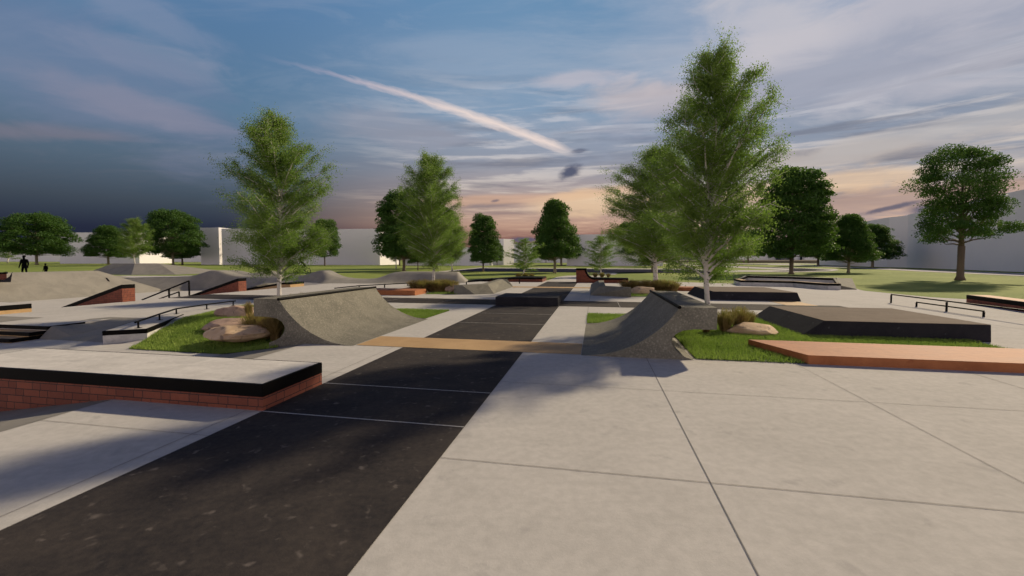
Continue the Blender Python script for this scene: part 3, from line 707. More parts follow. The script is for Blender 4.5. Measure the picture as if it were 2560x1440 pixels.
# pale coping strip on the straight part
mb = MB(); seg = [r_ for r_, c_ in zip(rows, cols) if 280 <= c_[0] <= 470]
for r_ in seg: mb.v += [r_[7]+Vector((0, -.05, -.05)), r_[7]+Vector((0, -.03, .03)), r_[7]+Vector((0, 3.6, .03)), r_[7]+Vector((0, 3.6, -.4))]
for i in range(len(seg)-1): mb.f += [(4*i+q_, 4*i+4+q_, 4*i+4+(q_+1) % 4, 4*i+(q_+1) % 4) for q_ in range(4)]
bm_ = len(mb.v)
o2 = build('deck_strip', mb, M['conc'], o)
for px_ in (0,):
    seg = [r_ for r_, c_ in zip(rows, cols) if 605 <= c_[0] <= 700]; mb = MB()
    for r_ in seg: mb.v += [r_[7]+Vector((0, -.02, .012)), r_[8]+Vector((0, .1, .016))]
    for i in range(len(seg)-1): mb.f.append((2*i, 2*i+2, 2*i+3, 2*i+1))
    build('deck_strip', mb, M['conc'], o)
# second line of humps behind
c2 = [(520, 683), (545, 678), (562, 676.2), (580, 676), (598, 679), (615, 683), (632, 684), (645, 680), (658, 677), (672, 676.8), (684, 680), (697, 684.5), (712, 687), (730, 688)]
mb = MB(); rows2 = []
for px, py in c2:
    top = AT(px, py, 54); rows2.append([top+Vector((.0, dy_, 0))*1.+Vector((0, 0, (-top.z-.02)*f_)) for dy_, f_ in ((-3, 1), (-2.2, .84), (-1.5, .5), (-.8, .16), (0, 0), (1, 0), (2, .3), (3.2, 1))])
k = 8
for r_ in rows2: mb.v += r_
for i in range(len(rows2)-1):
    for j in range(k-1): mb.f.append((i*k+j, i*k+j+1, (i+1)*k+j+1, (i+1)*k+j))
o = build('pump_track', mb, M['bank'], None, (-33, 54, 0), smooth=True); tag(o, 'second low line of concrete humps behind the pump track wall, left of the cyclist', 'pump track')
# pyramid
A, B_, C_ = G(206, 685), G(328, 687.4), G(442, 686.6); Dd, Ee = C_+Vector((1, 12, 0)), A+Vector((3, 12, 0))
tops = [AT(282, 659.2, 66), AT(337, 658.9, 65), AT(398, 658.4, 66), AT(396, 658.2, 69), AT(284, 659.0, 69)]
zt = tops[1].z; tops = [Vector((p.x, p.y, zt)) for p in tops]
o = build('pyramid_ramp', MB().prism([U(A, -.05), U(B_, -.05), U(C_, -.05), U(Dd, -.05), U(Ee, -.05)], tops), M['bank'], None, U(B_, 0)); tag(o, 'flat topped concrete pyramid on the lawn behind the left banks', 'bank ramp')
def onbank(px, py):
    o_ = Vector((0, 0, CAMH)); r_ = ray(px, py); a_ = UV(-43.2, 0, -1.0); b_ = UV(-46.6, 0, 1.16); n_ = (b_-a_).cross(UV(0, 1)).normalized()
    return o_+r_*((a_-o_).dot(n_)/r_.dot(n_))
# bits at the far left edge
r = thing('brick_hubba', AT(0, 700, 32.9), 'small brick ledge end with black cap at the extreme left edge', 'ledge')
a0, a1 = AT(-60, 699, 32.9), AT(17, 697, 32.9); zt = AT(17, 682, 32.9).z; zl = a1.z-.06
build('brick_side', MB().prism([U(a0, zl), U(a1, zl), U(a1, zl)+Vector((-.95, .8, 0)), U(a0, zl)+Vector((-.95, .8, 0))], [U(a0, zt-.1), U(a1, zt-.1), U(a1, zt-.1)+Vector((-.95, .8, 0)), U(a0, zt-.1)+Vector((-.95, .8, 0))]), M['brick'], r)
ofs = Vector((-.95, .8, 0)); build('steel_cap', MB().prism([U(a0, zt-.1), U(a1, zt-.1), U(a1, zt-.1)+ofs, U(a0, zt-.1)+ofs], [U(a0, zt+.02), U(a1, zt+.02), U(a1, zt+.02)+ofs, U(a0, zt+.02)+ofs]), M['steel'], r)
build('coping', MB().tube([U(a1, zt)+Vector((.03, -.15, -.02)), U(a1, zt)+Vector((-.9, .75, -.02))], .09, 10), M['steel'], r, smooth=True)
a, b2, c = AT(-60, 706, 32.3), AT(27, 705.5, 32.3), AT(31, 680.5, 32.3)
pts = [a, b2, c, AT(24, 692, 32.3), AT(12, 699.5, 32.3), AT(0, 703, 32.3), AT(-60, 704.6, 32.3)]
o = build('steel_kicker', MB().prism(pts, [p+Vector((-1.06, .9, 0)) for p in pts]), M['padblk'], None, U(b2, b2.z)); tag(o, 'small dark curved kicker ramp at the extreme left edge below the brick ledge', 'ramp')
o = build('steel_bar', MB().bar(onbank(266, 695.5), onbank(272.5, 703.5), .09), M['steel'], None, onbank(269, 700)); tag(o, 'tiny dark bar stuck to the end of the big left bank', 'bar')

# ------------------------------------------------------------------ buildings (plain pale massing blocks)
def block(px0, px1, by0, by1, ty, depth, label, right_px=None, mat='wallw', name='building', parts=()):
    """front wall from px0 to px1, base rows by0, by1, height from the top row at px1"""
    a, b2 = G(px0, by0), G(px1, by1)
    H = CAMH+(649-ty)/F_PX*b2.y
    d = (b2-a).normalized(); n = Vector((-d.y, d.x, 0)); n = n if n.y > 0 else -n
    poly = [a, b2, b2+n*depth, a+n*depth]
    if right_px is not None:   # right corner seen further back: choose depth so the lit flank ends there
        kx = (right_px-1280)/F_PX; t = (kx*b2.y-b2.x)/(n.x-kx*n.y) if abs(n.x-kx*n.y) > 1e-6 else depth
        t = abs(t); poly = [a, b2, b2+n*t, a+n*t]
    r = thing(name, center(poly), label, 'building', None)
    build('walls', MB().ext(poly, -.05, H), M[mat], r)
    build('roof', MB().ext(inset(poly, .5), H-.3, H+.02), M['wallw'], r)
    return r, a, b2, H
bd = []
block(-220, 152, 653.6, 654.2, 618, 30, 'low pale building farthest left, behind the wide round tree')
block(150, 349, 659.0, 659.0, 581.5, 30, 'long pale windowless building behind the small round tree at the left', right_px=432)
block(300, 545, 655.0, 655.2, 606, 30, 'low pale building between the two left blocks, behind the domed tree')
block(503, 549, 661.5, 661.6, 569, 30, 'narrow tall pale block at the left of the large left birch')
block(556, 703, 661.8, 662.0, 571, 30, 'pale block directly behind the crown of the large left birch', right_px=722)
block(722, 950, 662.2, 662.6, 572, 40, 'wide pale block right of the large left birch', right_px=998)
block(1010, 1222, 663.4, 664.0, 618, 20, 'low pale block behind the middle birch', right_px=1232)
block(1225, 1259, 662.6, 662.9, 597, 30, 'small pale block with bright sunlit side, right of the middle dark tree', right_px=1285)
block(1240, 1425, 656.6, 656.8, 608, 30, 'far pale block behind the domed tree in the centre')
block(1417, 1657, 664.2, 664.8, 584.5, 30, 'pale block behind the small young birch, right of centre')
# far terrace, glazed block, pale panels
a, b2 = G(1657, 656.2), G(2136, 658.2)
r = thing('terrace', center([a, b2]), 'long low tan terrace wall with pale top far behind the right trees', 'wall')
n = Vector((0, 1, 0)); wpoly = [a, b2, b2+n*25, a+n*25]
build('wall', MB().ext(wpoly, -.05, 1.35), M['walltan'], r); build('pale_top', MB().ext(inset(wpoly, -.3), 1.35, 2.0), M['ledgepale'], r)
def onY(px0, px1, Y0, y_top, name, mat, r, dep=8, y_bot=648, zb=None):
    p, q_ = AT(px0, 649, Y0), AT(px1, 649, Y0+8)
    H = CAMH+(649-y_top)/F_PX*Y0
    return build(name, MB().ext([U(p, 0), U(q_, 0), U(q_, 0)+Vector((0, dep, 0)), U(p, 0)+Vector((0, dep, 0))], 1.5 if zb is None else zb, H), mat, r)
r = thing('glazed_building', AT(1900, 655, 345), 'distant low building with dark glass and pale panels behind the right trees', 'building')
onY(1657, 1815, 345, 596, 'glass_front', M['glass'], r); onY(1668, 1677, 343, 637, 'panel', M['wallw'], r, 3); onY(1815, 1953, 345, 629, 'wall', M['wallw'], r)
onY(1953, 2140, 345, 600, 'glass_front', M['glass'], r); onY(1986, 2008, 342, 637, 'panel', M['wallw'], r, 3); onY(2012, 2096, 342, 640, 'panel', M['wallw'], r, 3); onY(2106, 2140, 342, 639, 'panel', M['wallw'], r, 3)
# right blocks
a, b2, c = G(2128, 665.2), G(2218, 668.0), G(2268, 668.9); e = G(2760, 688)
H1 = CAMH+(649-544)/F_PX*b2.y; H2 = H1+.25
r = thing('building', center([a, b2]), 'tall pale block with a corner behind the low dark cedar at the right', 'building')
build('walls', MB().ext([a, b2, c+Vector((.3, .1, 0)), c+Vector((12, 30, 0)), a+Vector((10, 30, 0))], -.05, H1), M['wallw'], r)
r = thing('building', center([c, e]), 'largest pale wall at the right edge behind the big spreading tree', 'building')
build('walls', MB().ext([c, e, e+Vector((20, 25, 0)), c+Vector((14, 30, 0))], -.05, H2), M['wallw'], r)
s0 = G(2497, 677.3); d = (e-c).normalized()
build('wall_joint', MB().bar(U(s0, 0)-Vector((0, .06, 0)), U(s0, H2)-Vector((0, .06, 0)), .16, .1), M['bank'], r)

# ------------------------------------------------------------------ trees
rng = np.random.default_rng(7)
def leaf_data(name, pts, size, mat, up=.35, aspect=.55, dirs=None):
    n = len(pts); pts = np.asarray(pts, dtype=np.float32)
    a = rng.normal(size=(n, 3)); a /= np.linalg.norm(a, axis=1)[:, None]
    nr = rng.normal(size=(n, 3))*[1, 1, .8]+[0, 0, up*2]; nr /= np.linalg.norm(nr, axis=1)[:, None]
    a = a-nr*(a*nr).sum(1)[:, None]; a /= np.linalg.norm(a, axis=1)[:, None]+1e-9
    b = np.cross(nr, a); s = size*rng.uniform(.6, 1.35, n)[:, None]
    V = np.empty((n, 4, 3), dtype=np.float32)
    V[:, 0] = pts-a*s*.5; V[:, 1] = pts+b*s*aspect*.5; V[:, 2] = pts+a*s*.5; V[:, 3] = pts-b*s*aspect*.5
    me = bpy.data.meshes.new(name); me.vertices.add(n*4); me.vertices.foreach_set('co', V.ravel())
    me.loops.add(n*4); me.loops.foreach_set('vertex_index', np.arange(n*4, dtype=np.int32))
    me.polygons.add(n); me.polygons.foreach_set('loop_start', np.arange(0, n*4, 4, dtype=np.int32)); me.polygons.foreach_set('loop_total', np.full(n, 4, dtype=np.int32))
    me.update(calc_edges=True); me.materials.append(mat); return me
def mesh_of(name, mb, mat, smooth=True):
    me = bpy.data.meshes.new(name); me.from_pydata(mb.v, [], mb.f); me.update()
    if smooth: me.polygons.foreach_set('use_smooth', [True]*len(me.polygons))
    me.materials.append(mat); return me
def rr(a, b): return float(rng.uniform(a, b))
def birch_mesh(seed, nleaf=30000, young=False, clear=.17):
    """unit height birch: pale stem with dark marks, rising limbs, fine drooping twigs"""
    global rng; rng = np.random.default_rng(seed); tb = MB(); pts = []
    lean = [rr(-.02, .02), rr(-.02, .02)]
    def stem(t): return Vector((lean[0]*t+.012*math.sin(t*7+seed), lean[1]*t+.01*math.sin(t*5), t))
    tb.tube([stem(i/12) for i in range(13)], [.0105*(1-i/12)**.9+.0010+(.003 if i == 0 else 0) for i in range(13)], 9)
    nb = 46 if young else 108
    for i in range(nb):
        t = clear+(1-clear)*(i/nb)**.9*.97; p = stem(t); az_ = i*2.4+rr(-.5, .5)
        h = (t-clear)/(1-clear)
        prof = .245*float(np.interp(h, [0, .12, .3, .5, .7, .87, 1], [.70, .98, 1.03, .86, .56, .26, .06]))*(.68+.50*rr(0, 1)**1.4) if not young else .23*math.sin(math.pi*min(1, h*.85+.22))**.8*(.7+.5*rr(0, 1))
        prof = max(prof, .03)
        rise = rr(.35, 1.0)*prof*(.9+.8*h)+(.0 if h > .1 else -.01)
        d = Vector((math.cos(az_), math.sin(az_), 0)); path = []
        for k in range(6):
            s = k/5; path.append(p+d*prof*s+Vector((rr(-1, 1), rr(-1, 1), 0))*.008*s+Vector((0, 0, rise*s**.8)))
        r0 = .0052*(1-h)+.0014; tb.tube(path, [r0*(1-.8*k/5) for k in range(6)], 5, False)
        nt = int(9+14*prof/.23)
        for j in range(nt):
            s = rr(.18, 1.0); s = s**1.25; q_ = p+d*prof*s+Vector((0, 0, rise*s**.8))
            ta = az_+rr(-1.5, 1.5); ln = rr(.035, .085)*(1.1-.4*h); dr = rr(-.5, .75)
            tip = q_+Vector((math.cos(ta), math.sin(ta), dr))*ln
            if not young and j % 3 == 0: tb.tube([q_, tip], [.0011, .0005], 3, False)
            m_ = int(nleaf/(nb*15)*rr(.5, 1.6)*(1.35-.75*h))
            for _ in range(m_):
                f_ = rr(0, 1)**.8; pts.append(q_.lerp(tip, f_)+Vector((rng.normal(), rng.normal(), rng.normal()))*(.006+.008*f_))
    pts = np.array([tuple(p) for p in pts]); zm = np.percentile(pts[:, 2], 99.6); pts[:, 2] /= zm
    for p in tb.v: p.z /= zm
    return mesh_of('trunk', tb, M['birchbark']), leaf_data('crown', pts, .0054 if not young else .013, M['birchleaf'], .1, .7)
def broad_mesh(seed, hw, clear, nleaf, leafsize, mat, barkm, kind='dome', ncl=60, trunk_r=.022, gap=1.):
    """unit height broadleaf: forked trunk, limbs to every leaf cluster, flattened layered clusters"""
    global rng; rng = np.random.default_rng(seed); tb = MB(); pts = []
    fork = clear*.86
    tb.tube([Vector((0, 0, z*fork)) for z in (0, .12, .5, 1)], [trunk_r*1.7, trunk_r*1.1, trunk_r, trunk_r*1.05], 10)
    top = Vector((.01, 0, .86)); tb.tube([Vector((0, 0, fork*.97)), Vector((.008, .004, .5)), top], [trunk_r*.9, trunk_r*.55, trunk_r*.12], 8)
    cl = []
    for i in range(ncl):
        f = (i+.5)/ncl; h = clear+(1-clear)*(.04+.93*f)
        x = (h-clear)/(1-clear)
        if kind == 'dome': pr = hw*math.sqrt(max(0, 1-(max(0, x-.28)/.74)**2))*(.80+.2*min(1, x*4))
        elif kind == 'cone': pr = hw*((1-x)**.62)*min(1, .72+x*2.2)*1.05
        else: pr = hw*float(np.interp(x, [0, .12, .3, .42, .6, .85, 1], [.9, 1.0, .72, .58, .74, .62, .22]))*rr(.66, 1.15)
        az_ = i*2.39996+rr(-.25, .25); rad = pr*(.86*math.sqrt(rr(.3, 1)))
        p = Vector((math.cos(az_)*rad, math.sin(az_)*rad, h+rr(-.015, .015)))
        cl.append((p, pr, az_))
    for p, pr, az_ in cl:
        s0 = Vector((0, 0, max(fork*.95, min(.8, fork+(p.z-fork)*.42-.25*Vector((p.x, p.y)).length*.5))))
        mid = s0.lerp(p, .5)+Vector((rr(-.015, .015), rr(-.015, .015), -.03*rr(.2, 1)))
        rl = trunk_r*(.30 if p.z < .6 else .18)
        tb.tube([s0, s0.lerp(mid, .5)+Vector((0, 0, .008)), mid, p], [rl, rl*.8, rl*.5, rl*.15], 5, False)
        cr = rr(.085, .14)*gap*(.65+.6*hw)*(1.1 if kind != 'open' else .95); fl = rr(.30, .5)
        for _ in range(4):
            tip = p+Vector((rng.normal(), rng.normal(), rng.normal()*.4))*cr*.7
            tb.tube([mid.lerp(p, .7), tip], [rl*.3, rl*.08], 3, False)
        m_ = int(nleaf/ncl*rr(.7, 1.3)); q_ = rng.normal(size=(m_, 3)); q_ /= np.linalg.norm(q_, axis=1)[:, None]
        q_ *= (rng.uniform(0, 1, m_)**.42)[:, None]*cr*(1+.35*rng.random((m_, 1)))
        q_[:, 2] = q_[:, 2]*fl-np.hypot(q_[:, 0], q_[:, 1])**2*1.6
        wob = .18*np.sin(q_[:, 0]*90+az_)*cr; q_[:, 2] += wob*.3
        pts += list(q_+np.array(p))
    return mesh_of('trunk', tb, barkm), leaf_data('crown', pts, leafsize, mat, .45, .65)
BM = [birch_mesh(3, 150000), birch_mesh(11, 135000), birch_mesh(5, 12000, True)]
DW = broad_mesh(21, .60, .20, 44000, .024, M['mapleleaf'], M['bark2'], 'dome', 70, .020)
DT = broad_mesh(22, .36, .17, 46000, .021, M['mapleleaf'], M['bark'], 'dome', 66, .018)
CN = broad_mesh(23, .42, .19, 44000, .022, M['mapleleaf'], M['bark2'], 'cone', 70, .020)
FR = broad_mesh(24, .40, .20, 32000, .022, M['mapleleaf2'], M['bark'], 'dome', 50, .017)
OP = broad_mesh(25, .50, .30, 42000, .0135, M['mapleleaf'], M['bark'], 'open', 46, .023, 1.0)
HWD = {id(DW): .66, id(DT): .42, id(CN): .46, id(FR): .46, id(OP): .56}
def tree(kind, px, by, ty, label, hw=None, Y=None, rot=0., name='broadleaf_tree', grp='trees on the far lawn', cat='tree', unit=.24):
    base_ = G(px, by) if Y is None else AT(px, 649, Y); base_.z = 0
    Hh = CAMH+(649-ty)/F_PX*base_.y; tm, cm = kind
    r = thing(name, base_, label, cat, grp)
    sx = Hh if hw is None else (hw/F_PX*base_.y)/HWD.get(id(kind), unit)
    for nm, me in (('trunk', tm), ('crown', cm)):
        o = bpy.data.objects.new(nm, me); C.objects.link(o); o.parent = r
    r.scale = (sx, sx, Hh); r.rotation_euler = (0, 0, rot)
    return r
bg_ = 'birches between the skate ramps'; yb = 'young birches by the pond'; fb = 'far birches on the lawn'
tree(BM[1], 702, 0, 302, 'large birch rising behind the left quarter pipe', None, 18.0, 1.0, 'birch_tree', bg_)
tree(BM[0], 1081, 0, 392, 'birch standing in straw grasses left of the centre', None, 30.5, 4.4, 'birch_tree', bg_)
tree(BM[1], 1633, 0, 372, 'birch behind the boulder and straw shrubs, left of the tallest one', 132, 31.5, 3.1, 'birch_tree', bg_, unit=.25)
tree(BM[0], 1775, 0, 148, 'tallest birch with a spotted white trunk behind the right quarter pipe', 128, 14.0, .4, 'birch_tree', bg_, unit=.22)
tree(BM[2], 1310, 694, 597, 'small young birch before the pond, left of the centre path', 47, None, 0, 'birch_tree', yb, unit=.25)
tree(BM[2], 1503, 692, 591, 'small young birch before the pond, behind the curved brick wall', 46, None, 2, 'birch_tree', yb, unit=.25)
tree(BM[2], 21, 657.5, 598, 'tiny white trunked birch at the far left edge under the wide tree', 34, None, 1, 'birch_tree', fb, unit=.25)
tree(BM[0], 337, 0, 548, 'pale slim birch between the two left round trees', 34, 150, 2, 'birch_tree', fb)
tree(BM[1], 1130, 678.5, 556, 'half hidden birch just right of the middle birch', 42, None, 2, 'birch_tree', fb)
tree(BM[1], 989, 672.2, 560, 'slim birch stem under the tall dark tree left of the middle birch', 28, None, 4, 'birch_tree', fb)
tree(BM[0], 609, 661.5, 572, 'faint slim birch behind the left side of the large left birch', 28, None, 5, 'birch_tree', fb)
tree(DW, 92, 661.8, 534, 'widest round tree at the far left, above the two standing figures', 92, None, .3)
tree(CN, 271, 661.3, 564, 'small layered round tree before the long left building', 55, None, 1.3)
tree(DW, 433, 662.6, 526, 'large domed tree between the long left building and the large left birch', 80, None, 2.1)
tree(FR, 456, 661.3, 585, 'smaller tree tucked behind the right side of the left domed tree', 52, None, 3)
tree(FR, 388, 658.3, 602, 'thin small tree under the left side of the left domed tree', 28, None, 4)
tree(FR, 812, 664.6, 547, 'bright green round tree right of the large left birch, above the cyclist', 46, None, 5)
tree(FR, 722, 662.2, 562, 'tree hidden behind the lower crown of the large left birch', 44, None, 2.6)
tree(DT, 1010, 677.8, 479, 'tall dark tree touching the left side of the middle birch', 80, None, 1.1)
tree(DT, 999, 664, 560, 'tree far behind the tall dark tree left of the middle birch', 40, None, 2.5)
tree(FR, 1045, 675.8, 585, 'small tree under the left side of the middle birch', 36, None, 3.3)
tree(DT, 1091, 670.9, 518, 'tree hidden directly behind the middle birch', 72, None, 4.2)
tree(DT, 1208, 679.4, 539, 'narrow dark tree with bare lower limbs right of the middle birch', 48, None, 5.2)
tree(FR, 1243, 663.5, 606, 'tiny thin tree right of the narrow dark tree', 20, None, .5)
tree(CN, 1387, 682.4, 500, 'dark layered tree standing alone at the centre before the pond', 74, None, 1.7)
tree(CN, 1403, 664.3, 556, 'tree with forked trunk behind the lone centre tree', 60, None, 2.9)
tree(FR, 1365, 657.3, 612, 'tiny far tree left of the lone centre tree', 22, None, 3.9)
tree(DT, 1630, 680.4, 540, 'brown trunked tree directly behind the birch with the boulder', 42, None, 2.2)
tree(DW, 1576, 664.3, 555, 'rounded tree peeking out left of the birch with the boulder', 54, None, .9)
tree(FR, 1641, 668.3, 585, 'far tree hidden behind the birch with the boulder', 34, None, 1.9)
tree(DT, 1978, 685.3, 424, 'tall dark tree right of the tallest birch', 103, None, 3.6)
tree(DT, 2045, 664.6, 545, 'tree behind the right side of the tall dark tree', 58, None, 4.7)
tree(FR, 2053, 658.2, 600, 'thin far tree behind the right terrace', 26, None, 5.5)
tree(CN, 2121, 682.2, 536, 'layered green tree right of the tall dark one', 68, None, .2)
tree(CN, 2181, 670.0, 561, 'low spreading dark cedar like tree before the tall corner block', 70, None, 1.4)
tree(OP, 2400, 700.5, 370, 'big spreading tree with bare dark limbs at the right edge', 163, None, 2.0, unit=.56)
tree(FR, 1870, 657.6, 575, 'far tree seen through the lower right of the tallest birch', 52, None, 2.7)

# ------------------------------------------------------------------ rocks
def rock(px, py, w_px, h_px, Y, label, mat, dscale=.7, seed=1, rot=0., zo=0.):
    c = AT(px, py, Y); W_ = w_px/F_PX*Y/2; H_ = h_px/F_PX*Y/2
    bm = bmesh.new(); bmesh.ops.create_icosphere(bm, subdivisions=5, radius=1)
    gz = Tz(c)
    for v in bm.verts:
        p = v.co.copy(); n1 = noise.noise(p*1.1+Vector((seed*7.3, 0, 0))); n2 = noise.noise(p*3.2+Vector((0, seed*3.1, 0))); n3 = noise.noise(Vector((p.x*2, p.y*2, p.z*9))+Vector((seed, 5, 2)))
        k = 1+.24*n1+.08*n2+.035*n3
        for q_ in range(7):   # a few flat cuts
            rnd = random.Random(seed*31+q_); dv = Vector((rnd.uniform(-1, 1), rnd.uniform(-1, 1), rnd.uniform(.1, 1))).normalized()
            dd_ = p.dot(dv)*k
            if dd_ > .74: k *= .74/dd_*.85+.15
        v.co = Vector((p.x*W_*k, p.y*W_*dscale*k, p.z*H_*k*1.08))
    me = bpy.data.meshes.new('boulder'); bm.to_mesh(me); bm.free(); me.polygons.foreach_set('use_smooth', [True]*len(me.polygons))
    try: me.set_sharp_from_angle(angle=R(30))
    except Exception: pass
    me.materials.append(mat); o = bpy.data.objects.new('boulder', me); C.objects.link(o); o.location = c; o.rotation_euler = (0, 0, rot)
    return tag(o, label, 'rock', 'boulders in the planted beds')
rock(600, 829, 156, 40, 12.9, 'flat pale sandstone boulder lying in front of the other two in the left bed', M['rock'], .75, 1, .25)
rock(577, 812, 134, 38, 14.6, 'middle flat boulder between the front one and the straw grasses in the left bed', M['rock2'], .7, 2, -.1)
rock(594, 781, 100, 36, 16.6, 'rearmost boulder of the left bed beside the quarter pipe', M['rock2'], .7, 3, .2)
rock(1882, 827, 136, 46, 12.75, 'large tan boulder on the grass between the right quarter pipe and the long rust bench', M['rock'], .62, 4, -.15)
rock(1606, 727, 62, 25, 27.6, 'rounded tan boulder next to the dark angled bank', M['rock'], .7, 5, .1)
rock(1024, 723, 46, 11, 30, 'low boulder behind the short rust bench by the straw grasses', M['rock2'], .7, 6, 0)
rock(1132, 721, 40, 24, 29.2, 'pinkish boulder touching the left end of the light angled bank', M['rock2'], .7, 7, .4)

# ------------------------------------------------------------------ ornamental grasses
def tuft_mesh(seed, n=900, spread=.95):
    rg = random.Random(seed); mb = MB()
    for _ in range(n):
        a = rg.uniform(0, 6.283); r0 = .22*math.sqrt(rg.random()); tilt = rg.random()**.8*spread; hgt = rg.uniform(.6, 1.05)
        p0 = Vector((math.cos(a)*r0, math.sin(a)*r0, 0)); a2 = a+rg.uniform(-.7, .7); d = Vector((math.cos(a2), math.sin(a2), 0))
        sd = Vector((-d.y, d.x, 0)) if rg.random() < .7 else Vector((rg.uniform(-1, 1), rg.uniform(-1, 1), 0)).normalized()
        wv = rg.uniform(.006, .014); prev = None; vs_ = []
        for k in range(4):
            s = k/3; p = p0+d*(tilt*.55*s**1.5)+Vector((0, 0, hgt*(s-.22*tilt*s*s)))
            ww = wv*(1-.5*s); vs_ += [p-sd*ww, p+sd*ww]
        mb.add(vs_, [(0, 1, 3, 2), (2, 3, 5, 4), (4, 5, 7, 6)])
        if rg.random() < .55:
            tip = (vs_[6]+vs_[7])/2
            for q_ in range(3):
                o = Vector((rg.uniform(-1, 1), rg.uniform(-1, 1), rg.uniform(-.4, 1)))*.03; mb.add([tip, tip+o+sd*.012, tip+o*1.6], [(0, 1, 2)])
    return mesh_of('straw_grass', mb, M['straw'], False)
TM = [tuft_mesh(1), tuft_mesh(2), tuft_mesh(3, 700, .8)]
def tuft(px, top, bot, Y, label, grp, k=0, wide=1.):
    c = AT(px, bot, Y); c.z = Tz(c)-.01; H_ = (CAMH-(top-649)/F_PX*Y)-c.z
    o = bpy.data.objects.new('straw_grass', TM[k % 3]); C.objects.link(o); o.location = c; o.scale = (H_*wide, H_*wide, H_); o.rotation_euler = (0, 0, px*.7)
    return tag(o, label, 'shrub', grp)
g1 = 'straw coloured grasses in the left bed'; g2 = 'straw coloured grasses by the right quarter pipe'; g3 = 'straw coloured grasses around the middle birch'; g4 = 'straw coloured grasses before the birch with the boulder'; g5 = 'straw grasses by the pond'
tuft(622, 753, 792, 15.9, 'thin golden grass clump above the rear boulder left of the quarter pipe', g1, 0, .42)
tuft(636, 778, 815, 13.3, 'brown grass clump at the left under the quarter pipe deck', g1, 1, .8)
tuft(664, 780, 815, 13.2, 'brown grass clump in the middle under the quarter pipe deck', g1, 2, .8)
tuft(688, 783, 815, 13.0, 'brown grass clump closest to the quarter pipe wall', g1, 0, .7)
tuft(1812, 772, 826, 12.9, 'tall straw clump against the end of the right quarter pipe deck', g2, 1, .75)
tuft(1848, 766, 822, 13.3, 'tallest straw clump with spiky heads behind the large tan boulder', g2, 0, .8)
tuft(1872, 776, 815, 14.0, 'straw clump leaning toward the big slanted pad', g2, 2, .8)
tuft(1765, 812, 835, 12.7, 'shaded straw clump under the right quarter pipe deck', g2, 1, .9)
for i, (x, t_, w_, lb) in enumerate([(1040, 699, 1, 'leftmost straw clump beside the rust bench'), (1058, 698, 1, 'straw clump left of the middle birch trunk'), (1079, 700, 1, 'straw clump at the foot of the middle birch'),
                              (1099, 697, 1, 'straw clump just right of the middle birch trunk'), (1117, 697, 1, 'straw clump above the pinkish boulder'), (1132, 701, .9, 'rightmost straw clump at the light angled bank'), (1107, 706, .9, 'lower straw clump in front of the middle birch')]):
    tuft(x, t_, 729, 29.6-.3*(i % 2), lb, g3, i, 1.35*w_)
for i, (x, t_, lb) in enumerate([(1569, 699, 'leftmost straw clump at the end of the curved brick wall'), (1590, 699, 'straw clump above the left part of the rounded boulder'), (1618, 698, 'straw clump left of the birch trunk with the boulder'),
                              (1643, 699, 'straw clump right of the birch trunk with the boulder'), (1663, 699, 'second straw clump from the right before the rust strip'), (1683, 701, 'rightmost straw clump beside the narrow rust bench')]):
    tuft(x, t_, 727, 29.7, lb, g4, i, 1.35)
for i, (x, y0, y1, Y, lb) in enumerate([(1296, 683, 693, 52, 'low straw tuft left under the left young birch'), (1313, 682, 693, 52, 'low straw tuft at the stem of the left young birch'), (1329, 683, 693, 52, 'low straw tuft right under the left young birch'),
                                 (1488, 682, 692, 54, 'low straw tuft left under the right young birch'), (1505, 681, 692, 54, 'low straw tuft at the stem of the right young birch'), (1521, 683, 692, 54, 'low straw tuft right under the right young birch')]):
    tuft(x, y0, y1, Y, lb, g5, i, 1.3)
tuft(731, 734, 745, 17.6, 'few straw stalks just above the left quarter pipe deck', g1, 2, .35); tuft(754, 731, 742, 17.7, 'few straw stalks right of the large left birch stem', g1, 1, .35)

